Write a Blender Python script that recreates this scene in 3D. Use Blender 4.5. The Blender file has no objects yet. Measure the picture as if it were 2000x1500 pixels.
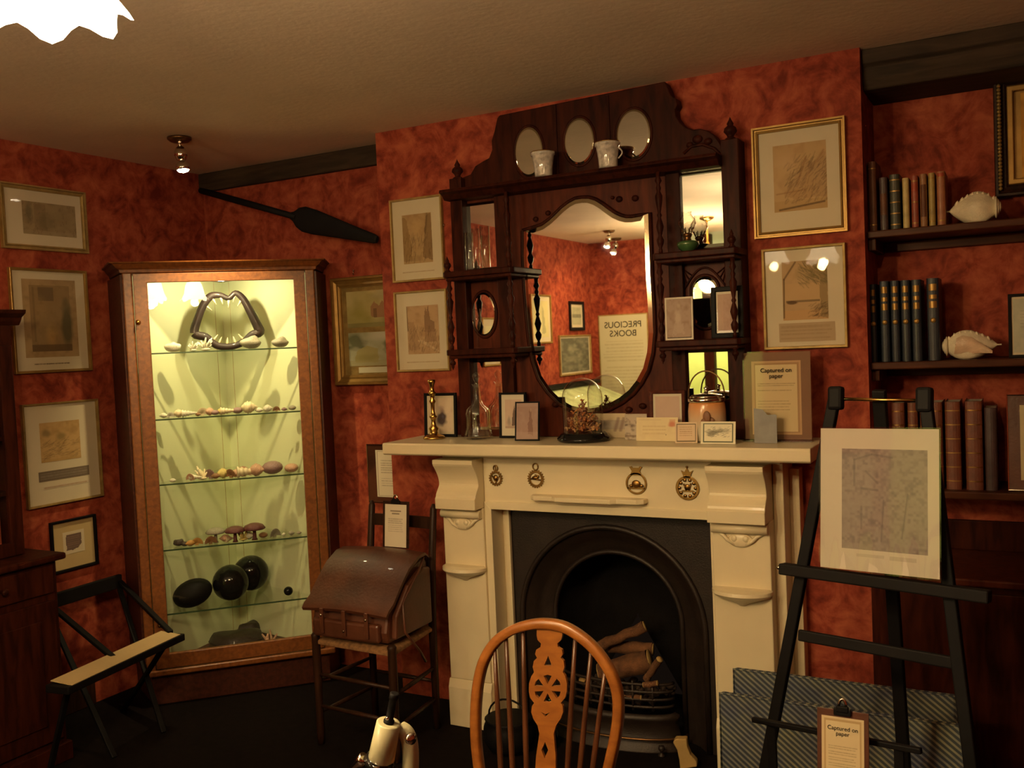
import bpy, math, random
import numpy as np
from mathutils import Vector, Matrix
PI = math.pi
S = bpy.context.scene
COL = S.collection
random.seed(4)
# ------------------------------------------------------------------ camera
FP, YAW, PIT, ROL, EYE = 1849.0, -0.492870, -0.0429066, -0.044513, 1.6
_cy, _sy, _cp, _sp, _cr, _sr = (math.cos(YAW), math.sin(YAW), math.cos(PIT), math.sin(PIT), math.cos(ROL), math.sin(ROL))
_fw = Vector((_sy*_cp, _cy*_cp, _sp)); _rt = Vector((_cy, -_sy, 0)); _up = _rt.cross(_fw)
CX = _rt*_cr + _up*_sr; CY = -_rt*_sr + _up*_cr
cam = bpy.data.cameras.new('camera'); camo = bpy.data.objects.new('camera', cam); COL.objects.link(camo)
cam.sensor_width = 36; cam.lens = FP/2000*36; cam.clip_start = 0.05
camo.matrix_world = Matrix(((CX.x, CY.x, -_fw.x, 0), (CX.y, CY.y, -_fw.y, 0), (CX.z, CY.z, -_fw.z, EYE), (0, 0, 0, 1)))
S.camera = camo
S.view_settings.view_transform = 'Standard'; S.view_settings.look = 'None'
S.view_settings.exposure = 0.95; S.view_settings.gamma = 1.0
S.cycles.caustics_reflective = False; S.cycles.caustics_refractive = False
S.cycles.max_bounces = 10; S.cycles.transparent_max_bounces = 24
S.cycles.sample_clamp_indirect = 4.0
wd = bpy.data.worlds.new('night'); S.world = wd; wd.use_nodes = True
wd.node_tree.nodes['Background'].inputs[0].default_value = (0.01, 0.006, 0.004, 1)
wd.node_tree.nodes['Background'].inputs[1].default_value = 0.3
WARM = (1.0, 0.62, 0.24)
def lamp(name, kind, loc, power, color=WARM, radius=0.05, aim=None, angle=70, blend=0.6):
    l = bpy.data.lights.new(name, kind); o = bpy.data.objects.new(name, l); COL.objects.link(o)
    l.energy = power; l.color = color; l.shadow_soft_size = radius; o.location = loc
    if kind == 'SPOT':
        l.spot_size = math.radians(angle); l.spot_blend = blend
        o.rotation_euler = (Vector(aim)-Vector(loc)).to_track_quat('-Z', 'Y').to_euler()
    return o
CHX, CHY = -1.22, 0.62            # chandelier stem
SHADES = [(-1.09, 0.80), (-1.42, 0.72), (-1.17, 0.40)]
for sx, sy in SHADES:
    lamp('chandelier_bulb_light', 'POINT', (sx, sy, 2.030), 10, (1.0, 0.64, 0.25), 0.03)
lamp('cabinet_spot_light', 'SPOT', (-3.02, 2.95, 2.37), 42, (1.0, 0.76, 0.36), 0.02, (-3.42, 3.42, 1.15), 78, 1.0)
lamp('right_spot_light', 'SPOT', (-0.30, 1.20, 2.36), 9, (1.0, 0.64, 0.26), 0.03, (-2.2, 3.4, 1.6), 125, 0.8)
lamp('rear_spot_light', 'SPOT', (-3.24, -1.06, 2.36), 15, (1.0, 0.68, 0.30), 0.03, (-3.75, -1.5, 1.4), 125, 0.8)
lamp('lime_room_light', 'POINT', (-3.6, -4.2, 2.1), 55, (1.0, 0.88, 0.55), 0.12)

# ------------------------------------------------------------------ measuring helper: the point of a world plane seen in direction (px,py)
def ray(px, py):
    return CX*((px-1000)/FP) + CY*(-(py-750)/FP) + _fw
def at(px, py, ax, val):
    d = ray(px, py); o = Vector((0, 0, EYE)); t = (val-o[ax])/d[ax]
    return o + d*t
def onp(px, py, O, N):
    d = ray(px, py); o = Vector((0, 0, EYE)); t = (Vector(O)-o).dot(Vector(N))/d.dot(Vector(N))
    return o + d*t
# main planes of the room
W, YM, ZC, XL, YA, XR, YR = 3.56, 3.50, 2.58, -3.86, 3.77, -0.473, 3.88
XC = at(733, 262, 1, W).x
MZ = 1.207                        # top of the mantelshelf

# ------------------------------------------------------------------ materials
def lin(c):
    return tuple(((x/255)/12.92 if x/255 <= 0.04045 else ((x/255+0.055)/1.055)**2.4) for x in c)
def newmat(name):
    m = bpy.data.materials.new(name); m.use_nodes = True; nt = m.node_tree
    return m, nt, nt.nodes['Principled BSDF']
def plain(name, c, rough=0.6, metal=0.0, var=0.12, scale=9.0, bump=0.0, coat=0.0, spec=0.5):
    m, nt, b = newmat(name)
    n = nt.nodes.new('ShaderNodeTexNoise'); n.inputs['Scale'].default_value = scale; n.inputs['Detail'].default_value = 5
    tc = nt.nodes.new('ShaderNodeTexCoord'); nt.links.new(tc.outputs['Object'], n.inputs['Vector'])
    r = nt.nodes.new('ShaderNodeValToRGB'); r.color_ramp.elements[0].position = 0.3; r.color_ramp.elements[1].position = 0.7
    r.color_ramp.elements[0].color = (*[x*(1-var) for x in c], 1); r.color_ramp.elements[1].color = (*[min(1, x*(1+var)) for x in c], 1)
    nt.links.new(n.outputs['Fac'], r.inputs['Fac']); nt.links.new(r.outputs['Color'], b.inputs['Base Color'])
    b.inputs['Roughness'].default_value = rough; b.inputs['Metallic'].default_value = metal
    b.inputs['Specular IOR Level'].default_value = spec; b.inputs['Coat Weight'].default_value = coat
    if bump:
        bp = nt.nodes.new('ShaderNodeBump'); bp.inputs['Strength'].default_value = bump; bp.inputs['Distance'].default_value = 0.004
        n2 = nt.nodes.new('ShaderNodeTexNoise'); n2.inputs['Scale'].default_value = scale*12; nt.links.new(tc.outputs['Object'], n2.inputs['Vector'])
        nt.links.new(n2.outputs['Fac'], bp.inputs['Height']); nt.links.new(bp.outputs['Normal'], b.inputs['Normal'])
    return m
def wood(name, c1, c2, rough=0.35, axis=(1, 8, 8), scale=6, coat=0.2, spec=0.5):
    m, nt, b = newmat(name)
    tc = nt.nodes.new('ShaderNodeTexCoord'); mp = nt.nodes.new('ShaderNodeMapping'); mp.inputs['Scale'].default_value = axis
    n = nt.nodes.new('ShaderNodeTexNoise'); n.inputs['Scale'].default_value = scale; n.inputs['Detail'].default_value = 6; n.inputs['Distortion'].default_value = 0.6
    r = nt.nodes.new('ShaderNodeValToRGB'); r.color_ramp.elements[0].position = 0.32; r.color_ramp.elements[1].position = 0.68
    r.color_ramp.elements[0].color = (*c1, 1); r.color_ramp.elements[1].color = (*c2, 1)
    nt.links.new(tc.outputs['Object'], mp.inputs['Vector']); nt.links.new(mp.outputs['Vector'], n.inputs['Vector'])
    nt.links.new(n.outputs['Fac'], r.inputs['Fac']); nt.links.new(r.outputs['Color'], b.inputs['Base Color'])
    b.inputs['Roughness'].default_value = rough; b.inputs['Coat Weight'].default_value = coat; b.inputs['Coat Roughness'].default_value = 0.25
    b.inputs['Specular IOR Level'].default_value = spec
    return m
def wallpaper():
    m, nt, b = newmat('red_mottled_wallpaper')
    tc = nt.nodes.new('ShaderNodeTexCoord')
    n = nt.nodes.new('ShaderNodeTexNoise'); n.inputs['Scale'].default_value = 8.5; n.inputs['Detail'].default_value = 9; n.inputs['Roughness'].default_value = 0.66; n.inputs['Distortion'].default_value = 0.9
    n2 = nt.nodes.new('ShaderNodeTexNoise'); n2.inputs['Scale'].default_value = 26; n2.inputs['Detail'].default_value = 4
    nt.links.new(tc.outputs['Object'], n.inputs['Vector']); nt.links.new(tc.outputs['Object'], n2.inputs['Vector'])
    mx = nt.nodes.new('ShaderNodeMix'); mx.data_type = 'FLOAT'; mx.inputs[0].default_value = 0.3
    nt.links.new(n.outputs['Fac'], mx.inputs[2]); nt.links.new(n2.outputs['Fac'], mx.inputs[3])
    r = nt.nodes.new('ShaderNodeValToRGB'); e = r.color_ramp.elements
    e[0].position = 0.38; e[0].color = (0.15, 0.018, 0.009, 1); e[1].position = 0.64; e[1].color = (0.44, 0.110, 0.050, 1)
    k = e.new(0.5); k.color = (0.29, 0.050, 0.023, 1)
    nt.links.new(mx.outputs[0], r.inputs['Fac']); nt.links.new(r.outputs['Color'], b.inputs['Base Color'])
    b.inputs['Roughness'].default_value = 0.75; b.inputs['Specular IOR Level'].default_value = 0.25
    return m
def glassmat(name, tint=(1, 1, 1), refl=1.0, rough=0.0, ior=1.5):
    m = bpy.data.materials.new(name); m.use_nodes = True; nt = m.node_tree; nt.nodes.clear()
    o = nt.nodes.new('ShaderNodeOutputMaterial'); t = nt.nodes.new('ShaderNodeBsdfTransparent'); t.inputs[0].default_value = (*tint, 1)
    g = nt.nodes.new('ShaderNodeBsdfGlossy'); g.inputs['Roughness'].default_value = rough
    lw = nt.nodes.new('ShaderNodeLayerWeight'); lw.inputs['Blend'].default_value = 0.5        # same reflection from either side of a thin sheet
    pw = nt.nodes.new('ShaderNodeMath'); pw.operation = 'POWER'; pw.inputs[1].default_value = 4.0; nt.links.new(lw.outputs['Facing'], pw.inputs[0])
    f = nt.nodes.new('ShaderNodeMath'); f.operation = 'MULTIPLY_ADD'; f.inputs[1].default_value = 0.9; f.inputs[2].default_value = 0.045; nt.links.new(pw.outputs[0], f.inputs[0])
    mu = nt.nodes.new('ShaderNodeMath'); mu.operation = 'MULTIPLY'; mu.inputs[1].default_value = refl; mu.use_clamp = True
    x = nt.nodes.new('ShaderNodeMixShader')
    nt.links.new(f.outputs[0], mu.inputs[0]); nt.links.new(mu.outputs[0], x.inputs[0]); nt.links.new(t.outputs[0], x.inputs[1]); nt.links.new(g.outputs[0], x.inputs[2])
    nt.links.new(x.outputs[0], o.inputs[0]); return m
def mirrormat(name='mirror_glass'):
    m, nt, b = newmat(name); b.inputs['Metallic'].default_value = 1; b.inputs['Roughness'].default_value = 0.015
    b.inputs['Base Color'].default_value = (0.86, 0.87, 0.82, 1); return m
def emis(name, c, s):
    m, nt, b = newmat(name); b.inputs['Emission Color'].default_value = (*c, 1); b.inputs['Emission Strength'].default_value = s
    b.inputs['Base Color'].default_value = (0.8, 0.8, 0.8, 1); return m
def artmat():
    m, nt, b = newmat('printed_paper'); a = nt.nodes.new('ShaderNodeVertexColor'); a.layer_name = 'ink'
    nt.links.new(a.outputs['Color'], b.inputs['Base Color']); b.inputs['Roughness'].default_value = 0.8; b.inputs['Specular IOR Level'].default_value = 0.2
    return m
def tickmat():
    m, nt, b = newmat('blue_striped_ticking'); tc = nt.nodes.new('ShaderNodeTexCoord'); mp = nt.nodes.new('ShaderNodeMapping')
    mp.inputs['Rotation'].default_value = (0, 0, math.radians(-52))
    w = nt.nodes.new('ShaderNodeTexWave'); w.inputs['Scale'].default_value = 21; w.inputs['Distortion'].default_value = 0.35; w.inputs['Detail'].default_value = 1; w.bands_direction = 'X'
    n = nt.nodes.new('ShaderNodeTexNoise'); n.inputs['Scale'].default_value = 11
    r = nt.nodes.new('ShaderNodeValToRGB'); e = r.color_ramp.elements; e[0].position = 0.45; e[0].color = (0.050, 0.064, 0.082, 1); e[1].position = 0.74; e[1].color = (0.26, 0.26, 0.21, 1)
    r2 = nt.nodes.new('ShaderNodeValToRGB'); r2.color_ramp.elements[0].color = (0.55, 0.6, 0.85, 1); r2.color_ramp.elements[1].color = (1, 1, 0.8, 1)
    r2.color_ramp.elements[0].position = 0.35; r2.color_ramp.elements[1].position = 0.65
    mx = nt.nodes.new('ShaderNodeMix'); mx.data_type = 'RGBA'; mx.blend_type = 'MULTIPLY'; mx.inputs[0].default_value = 1
    nt.links.new(tc.outputs['Object'], mp.inputs[0]); nt.links.new(mp.outputs[0], w.inputs[0]); nt.links.new(w.outputs['Fac'], r.inputs[0])
    nt.links.new(tc.outputs['Object'], n.inputs['Vector']); nt.links.new(n.outputs['Fac'], r2.inputs[0])
    nt.links.new(r.outputs[0], mx.inputs[6]); nt.links.new(r2.outputs[0], mx.inputs[7]); nt.links.new(mx.outputs[2], b.inputs['Base Color'])
    b.inputs['Roughness'].default_value = 0.9; return m
def shademat():
    m = bpy.data.materials.new('frosted_shade_glass'); m.use_nodes = True; nt = m.node_tree; nt.nodes.clear()
    o = nt.nodes.new('ShaderNodeOutputMaterial'); t = nt.nodes.new('ShaderNodeBsdfTranslucent'); t.inputs[0].default_value = (0.9, 0.88, 0.82, 1)
    d = nt.nodes.new('ShaderNodeBsdfDiffuse'); d.inputs[0].default_value = (0.8, 0.78, 0.72, 1)
    e = nt.nodes.new('ShaderNodeEmission'); e.inputs[0].default_value = (1.0, 0.80, 0.52, 1); e.inputs[1].default_value = 15.0
    x = nt.nodes.new('ShaderNodeMixShader'); x.inputs[0].default_value = 0.35; a = nt.nodes.new('ShaderNodeAddShader')
    nt.links.new(t.outputs[0], x.inputs[1]); nt.links.new(d.outputs[0], x.inputs[2]); nt.links.new(x.outputs[0], a.inputs[0]); nt.links.new(e.outputs[0], a.inputs[1]); nt.links.new(a.outputs[0], o.inputs[0])
    return m
M = dict(
 paper_red=wallpaper(),
 ceiling=plain('cream_ceiling_plaster', (0.82, 0.66, 0.49), 0.85, var=0.07, scale=3, bump=0.35),
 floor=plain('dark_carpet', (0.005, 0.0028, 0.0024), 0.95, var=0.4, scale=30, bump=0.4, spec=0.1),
 beam=wood('dark_oak_beam', (0.020, 0.012, 0.007), (0.055, 0.034, 0.018), 0.75, (1.2, 10, 10), 4, 0.0, 0.3),
 cream=plain('cream_gloss_paint', (0.76, 0.66, 0.44), 0.38, var=0.05, scale=4, coat=0.15),
 mahog=wood('dark_mahogany', (0.018, 0.0042, 0.0026), (0.052, 0.011, 0.005), 0.42, (7, 7, 1.2), 5, 0.0, 0.07),
 mahogr=wood('red_mahogany_panel', (0.045, 0.010, 0.006), (0.105, 0.024, 0.011), 0.40, (8, 8, 1.0), 5, 0.0, 0.09),
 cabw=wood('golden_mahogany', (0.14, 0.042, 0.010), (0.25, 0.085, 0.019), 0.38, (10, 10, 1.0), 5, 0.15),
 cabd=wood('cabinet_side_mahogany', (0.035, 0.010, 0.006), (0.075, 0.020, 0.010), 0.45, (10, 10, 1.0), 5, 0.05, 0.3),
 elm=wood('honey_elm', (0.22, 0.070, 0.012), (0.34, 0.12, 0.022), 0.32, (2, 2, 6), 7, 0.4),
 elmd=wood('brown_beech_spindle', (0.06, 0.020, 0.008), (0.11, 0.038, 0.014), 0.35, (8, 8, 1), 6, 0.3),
 oak=wood('dark_chair_oak', (0.016, 0.0065, 0.0035), (0.040, 0.015, 0.007), 0.45, (8, 8, 1), 6, 0.03, 0.2),
 shelf=wood('alcove_shelf_oak', (0.04, 0.012, 0.006), (0.085, 0.027, 0.011), 0.42, (1, 8, 8), 6, 0.0, 0.12),
 black=plain('black_paint', (0.006, 0.0055, 0.006), 0.55, var=0.3, spec=0.12),
 slate=plain('dark_blue_grey_wood', (0.009, 0.008, 0.008), 0.6, var=0.2, spec=0.12),
 iron=plain('blackleaded_cast_iron', (0.020, 0.012, 0.009), 0.5, 0.2, var=0.3, scale=14, bump=0.25),
 soot=plain('sooty_fireback', (0.007, 0.006, 0.006), 0.95, var=0.3, bump=0.5, spec=0.1),
 brass=plain('aged_brass', (0.58, 0.36, 0.10), 0.25, 1.0, var=0.15, scale=20),
 brassd=plain('dull_horse_brass', (0.30, 0.17, 0.05), 0.38, 1.0, var=0.25, scale=30),
 gold=plain('gilt_frame', (0.34, 0.20, 0.055), 0.42, 0.55, var=0.2, scale=16),
 gilt2=plain('dull_gilt_frame', (0.36, 0.24, 0.08), 0.5, 0.45, var=0.25, scale=22, bump=0.3),
 chrome=plain('bright_nickel', (0.72, 0.68, 0.60), 0.14, 1.0, var=0.05),
 board=plain('cream_mount_board', (0.62, 0.54, 0.39), 0.85, var=0.03),
 tanboard=plain('tan_mount_board', (0.50, 0.37, 0.18), 0.85, var=0.05),
 paper=plain('white_card', (0.66, 0.60, 0.48), 0.8, var=0.03),
 leather=plain('brown_satchel_leather', (0.085, 0.026, 0.011), 0.45, var=0.35, scale=7, bump=0.25, coat=0.1),
 rush=plain('woven_rush', (0.26, 0.13, 0.05), 0.8, var=0.4, scale=60, bump=0.6),
 porc=plain('glazed_porcelain', (0.52, 0.47, 0.42), 0.14, var=0.35, scale=55, coat=0.5),
 liner=plain('pale_green_cabinet_lining', (0.70, 0.74, 0.50), 0.85, var=0.04, scale=5),
 limewall=plain('lime_yellow_wall', (0.62, 0.66, 0.20), 0.9, var=0.04),
 whitec=plain('white_ceiling', (0.82, 0.78, 0.66), 0.9, var=0.03),
 glass=glassmat('clear_pane_glass', (0.97, 0.985, 0.96), 1.0),
 picglass=glassmat('picture_glass', (0.98, 0.98, 0.97), 0.16),
 shelfglass=glassmat('green_shelf_glass', (0.95, 0.975, 0.93), 0.55),
 edgeglass=plain('green_glass_edge', (0.05, 0.09, 0.045), 0.2, var=0.1),
 crystal=glassmat('blown_crystal', (0.985, 0.98, 0.96), 1.3, 0.03),
 globe=glassmat('pale_lamp_globe', (0.80, 0.80, 0.78), 3.0, 0.05),
 acrylic=glassmat('clear_acrylic', (0.93, 0.93, 0.92), 1.2, 0.03),
 mirror=mirrormat(),
 bevel=plain('bevelled_mirror_edge', (0.60, 0.55, 0.40), 0.08, 1.0, var=0.02),
 art=artmat(), tick=tickmat(), shade=shademat(),
 bulb=emis('lit_spot_bulb', (1.0, 0.85, 0.6), 40.0),
 grn=plain('green_glazed_bowl', (0.045, 0.10, 0.035), 0.15, var=0.3, coat=0.6),
 ivory=plain('ivory_enamel', (0.50, 0.48, 0.30), 0.32, var=0.03, coat=0.3),
 bark=plain('log_bark', (0.13, 0.055, 0.022), 0.9, var=0.5, scale=25, bump=0.8),
 cutwood=plain('cut_log_end', (0.40, 0.26, 0.09), 0.8, var=0.2),
 coal=plain('ember_and_ash', (0.05, 0.03, 0.022), 0.8, var=0.7, scale=30, bump=0.8),
 ostr=plain('black_lacquered_egg', (0.008, 0.008, 0.008), 0.10, var=0.1, coat=0.0, spec=0.35),
 bronze=plain('dark_bronze_cup', (0.16, 0.08, 0.03), 0.3, 0.8, var=0.2),
 bottleg=glassmat('green_bottle_glass', (0.10, 0.45, 0.12), 1.0),
)
def colmat(name, c, rough=0.6, var=0.2, scale=20, coat=0.0, bump=0.2):
    if name not in M: M[name] = plain(name, c, rough, 0.0, var, scale, bump, coat)
    return M[name]

# ------------------------------------------------------------------ mesh builder
class MB:
    def __init__(s): s.v = []; s.f = []; s.sm = []
    def add(s, vs, fs, smooth=False):
        k = len(s.v); s.v += [Vector(p) for p in vs]; s.f += [tuple(i+k for i in f) for f in fs]; s.sm += [smooth]*len(fs); return s
    def box(s, x0, x1, y0, y1, z0, z1):
        x0, x1 = sorted((x0, x1)); y0, y1 = sorted((y0, y1)); z0, z1 = sorted((z0, z1))
        return s.add([(x0,y0,z0),(x1,y0,z0),(x1,y1,z0),(x0,y1,z0),(x0,y0,z1),(x1,y0,z1),(x1,y1,z1),(x0,y1,z1)],
                     [(0,3,2,1),(4,5,6,7),(0,1,5,4),(1,2,6,5),(2,3,7,6),(3,0,4,7)])
    def bar(s, a, b, w, d, up=(0,0,1)):
        a = Vector(a); b = Vector(b); t = (b-a).normalized(); u = Vector(up); u = (u-t*u.dot(t)).normalized(); r = t.cross(u)
        vs = [p + r*(w/2)*i + u*(d/2)*j for p in (a, b) for i, j in ((-1,-1),(1,-1),(1,1),(-1,1))]
        return s.add(vs, [(3,2,1,0),(4,5,6,7),(0,1,5,4),(1,2,6,5),(2,3,7,6),(3,0,4,7)])
    def prism(s, poly, plane, a, b):
        def P(p, c): return {'xz': (p[0], c, p[1]), 'xy': (p[0], p[1], c), 'yz': (c, p[0], p[1])}[plane]
        n = len(poly); ar = sum(poly[i][0]*poly[(i+1)%n][1]-poly[(i+1)%n][0]*poly[i][1] for i in range(n))
        if ar < 0: poly = poly[::-1]
        lo, hi = sorted((a, b))
        if plane == 'xz': lo, hi = hi, lo
        vs = [P(p, lo) for p in poly] + [P(p, hi) for p in poly]
        return s.add(vs, [tuple(range(n))[::-1], tuple(range(n, 2*n))] + [(i, (i+1)%n, n+(i+1)%n, n+i) for i in range(n)])
    def ring(s, outer, inner, plane, a, b):
        # band between two loops with the same number of points, extruded from a to b
        def P(p, c): return {'xz': (p[0], c, p[1]), 'xy': (p[0], p[1], c), 'yz': (c, p[0], p[1])}[plane]
        n = len(outer); k = [P(p, a) for p in outer]+[P(p, a) for p in inner]+[P(p, b) for p in outer]+[P(p, b) for p in inner]
        fs = []
        for i in range(n):
            j = (i+1) % n
            fs += [(i, j, n+j, n+i), (2*n+i, 3*n+i, 3*n+j, 2*n+j), (i, 2*n+i, 2*n+j, j), (n+i, n+j, 3*n+j, 3*n+i)]
        return s.add(k, fs)
    def loops(s, rings, close=True, capA=False, capB=False, smooth=True):
        n = len(rings[0]); vs = [p for r in rings for p in r]; fs = []
        for q in range(len(rings)-1):
            for i in range(n if close else n-1):
                j = (i+1) % n; fs.append((q*n+i, q*n+j, (q+1)*n+j, (q+1)*n+i))
        s.add(vs, fs, smooth)
        k = len(s.v)-len(vs)
        if capA: s.f.append(tuple(k+i for i in range(n))[::-1]); s.sm.append(False)
        if capB: s.f.append(tuple(k+(len(rings)-1)*n+i for i in range(n))); s.sm.append(False)
        return s
    def tube(s, pts, r, n=10, caps=True):
        pts = [Vector(p) for p in pts]; m = len(pts); rr = r if isinstance(r, (list, tuple)) else [r]*m
        rings = []; u = None
        for i, p in enumerate(pts):
            t = (pts[min(i+1, m-1)]-pts[max(i-1, 0)]).normalized()
            if u is None:
                u = Vector((0, 0, 1)) if abs(t.z) < 0.9 else Vector((1, 0, 0))
            u = (u-t*u.dot(t)).normalized(); w = t.cross(u)
            rings.append([p+(u*math.cos(2*PI*k/n)+w*math.sin(2*PI*k/n))*rr[i] for k in range(n)])
        return s.loops(rings, True, caps, caps)
    def lathe(s, prof, o=(0,0,0), n=20, axis=(0,0,1), flute=0, fa=0.0, caps=True):
        a = Vector(axis).normalized(); u = Vector((1, 0, 0)) if abs(a.x) < 0.8 else Vector((0, 1, 0)); u = (u-a*u.dot(a)).normalized(); w = a.cross(u); o = Vector(o)
        rings = []
        for r, z in prof:
            rings.append([o + a*z + (u*math.cos(2*PI*k/n)+w*math.sin(2*PI*k/n))*max(r, 1e-4)*(1+(fa*math.cos(flute*2*PI*k/n) if flute else 0)) for k in range(n)])
        return s.loops(rings, True, caps, caps)
    def ball(s, c, r, n=14, m=8):
        if not isinstance(r, (tuple, list)): r = (r, r, r)
        rings = [[(c[0]+r[0]*math.sin(PI*max(q, .02)/m)*math.cos(2*PI*k/n), c[1]+r[1]*math.sin(PI*max(q, .02)/m)*math.sin(2*PI*k/n), c[2]-r[2]*math.cos(PI*q/m)) for k in range(n)] for q in range(m+1)]
        return s.loops(rings, True, True, True)
    def xf(s, Mx, start=0):
        for i in range(start, len(s.v)): s.v[i] = Mx @ s.v[i]
        return s
    def mesh(s, name):
        me = bpy.data.meshes.new(name); me.from_pydata([tuple(p) for p in s.v], [], s.f)
        me.polygons.foreach_set('use_smooth', s.sm); me.update(); return me
WM = {}                                            # world matrix of each thing
def empty(name, label, cat, mat=None, group=None):
    o = bpy.data.objects.new(name, None); o.empty_display_size = 0.05; COL.objects.link(o)
    mat = mat if isinstance(mat, Matrix) else Matrix.Translation(Vector(mat or (0, 0, 0)))
    o.matrix_world = mat; WM[o.name] = mat
    o['label'] = label; o['category'] = cat
    if group: o['group'] = group
    return o
def put(name, mb, m, parent=None, local=True, bevel=0, label=None, cat=None, group=None, kind=None, origin=None, seg=2):
    """one mesh object; local=False means the builder used world coordinates"""
    if parent is not None:
        pm = WM[parent.name]
        if not local: mb.xf(pm.inverted())
    else:
        pm = Matrix.Translation(Vector(origin)) if origin is not None and not isinstance(origin, Matrix) else (origin or Matrix())
        if origin is None:
            lo = Vector((min(p.x for p in mb.v), min(p.y for p in mb.v), min(p.z for p in mb.v))); hi = Vector((max(p.x for p in mb.v), max(p.y for p in mb.v), max(p.z for p in mb.v)))
            pm = Matrix.Translation(Vector(((lo.x+hi.x)/2, (lo.y+hi.y)/2, lo.z)))
            mb.xf(pm.inverted())
        elif not local: mb.xf(pm.inverted())
    me = mb.mesh(name); me.materials.append(M[m] if isinstance(m, str) else m)
    o = bpy.data.objects.new(name, me); COL.objects.link(o)
    if parent is not None: o.parent = parent
    else: o.matrix_world = pm
    WM[o.name] = pm
    if bevel:
        b = o.modifiers.new('bevel', 'BEVEL'); b.width = bevel; b.segments = seg; b.limit_method = 'ANGLE'; b.angle_limit = math.radians(40)
    if label: o['label'] = label
    if cat: o['category'] = cat
    if group: o['group'] = group
    if kind: o['kind'] = kind
    return o
def struct(name, mb, m, **k): return put(name, mb, m, kind='structure', **k)
def frameM(o, R, U):
    R = Vector(R).normalized(); U = Vector(U).normalized(); N = R.cross(U).normalized(); U = N.cross(R)
    return Matrix(((R.x, U.x, N.x, o[0]), (R.y, U.y, N.y, o[1]), (R.z, U.z, N.z, o[2]), (0, 0, 0, 1)))
def text(body, size, x, y, z, m, parent, name='lettering', align='CENTER', label=None, mx=None, space=1.0):
    c = bpy.data.curves.new('t', 'FONT'); c.body = body; c.size = size; c.align_x = align; c.extrude = 0.0002; c.offset = size*0.006; c.space_line = space
    t = bpy.data.objects.new('t', c); COL.objects.link(t)
    dg = bpy.context.evaluated_depsgraph_get(); me = bpy.data.meshes.new_from_object(t.evaluated_get(dg))
    bpy.data.objects.remove(t); bpy.data.curves.remove(c)
    me.transform((mx or Matrix()) @ Matrix.Translation((x, y, z))); me.materials.clear(); me.materials.append(M[m])
    o = bpy.data.objects.new(name, me); COL.objects.link(o); o.parent = parent; WM[o.name] = WM[parent.name]
    if label: o['label'] = label
    return o
def cutout(obj, cutters):
    """cut real holes through a mesh"""
    mb = MB()
    for c in cutters: mb.add(c.v, c.f)
    me = mb.mesh('c'); co = bpy.data.objects.new('c', me); COL.objects.link(co); co.matrix_world = obj.matrix_world
    if obj.parent: co.parent = obj.parent; co.matrix_basis = obj.matrix_basis
    b = obj.modifiers.new('cut', 'BOOLEAN'); b.object = co; b.operation = 'DIFFERENCE'; b.solver = 'EXACT'
    dg = bpy.context.evaluated_depsgraph_get(); dg.update(); nm = bpy.data.meshes.new_from_object(obj.evaluated_get(dg))
    obj.modifiers.clear(); obj.data = nm; bpy.data.objects.remove(co)

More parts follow.
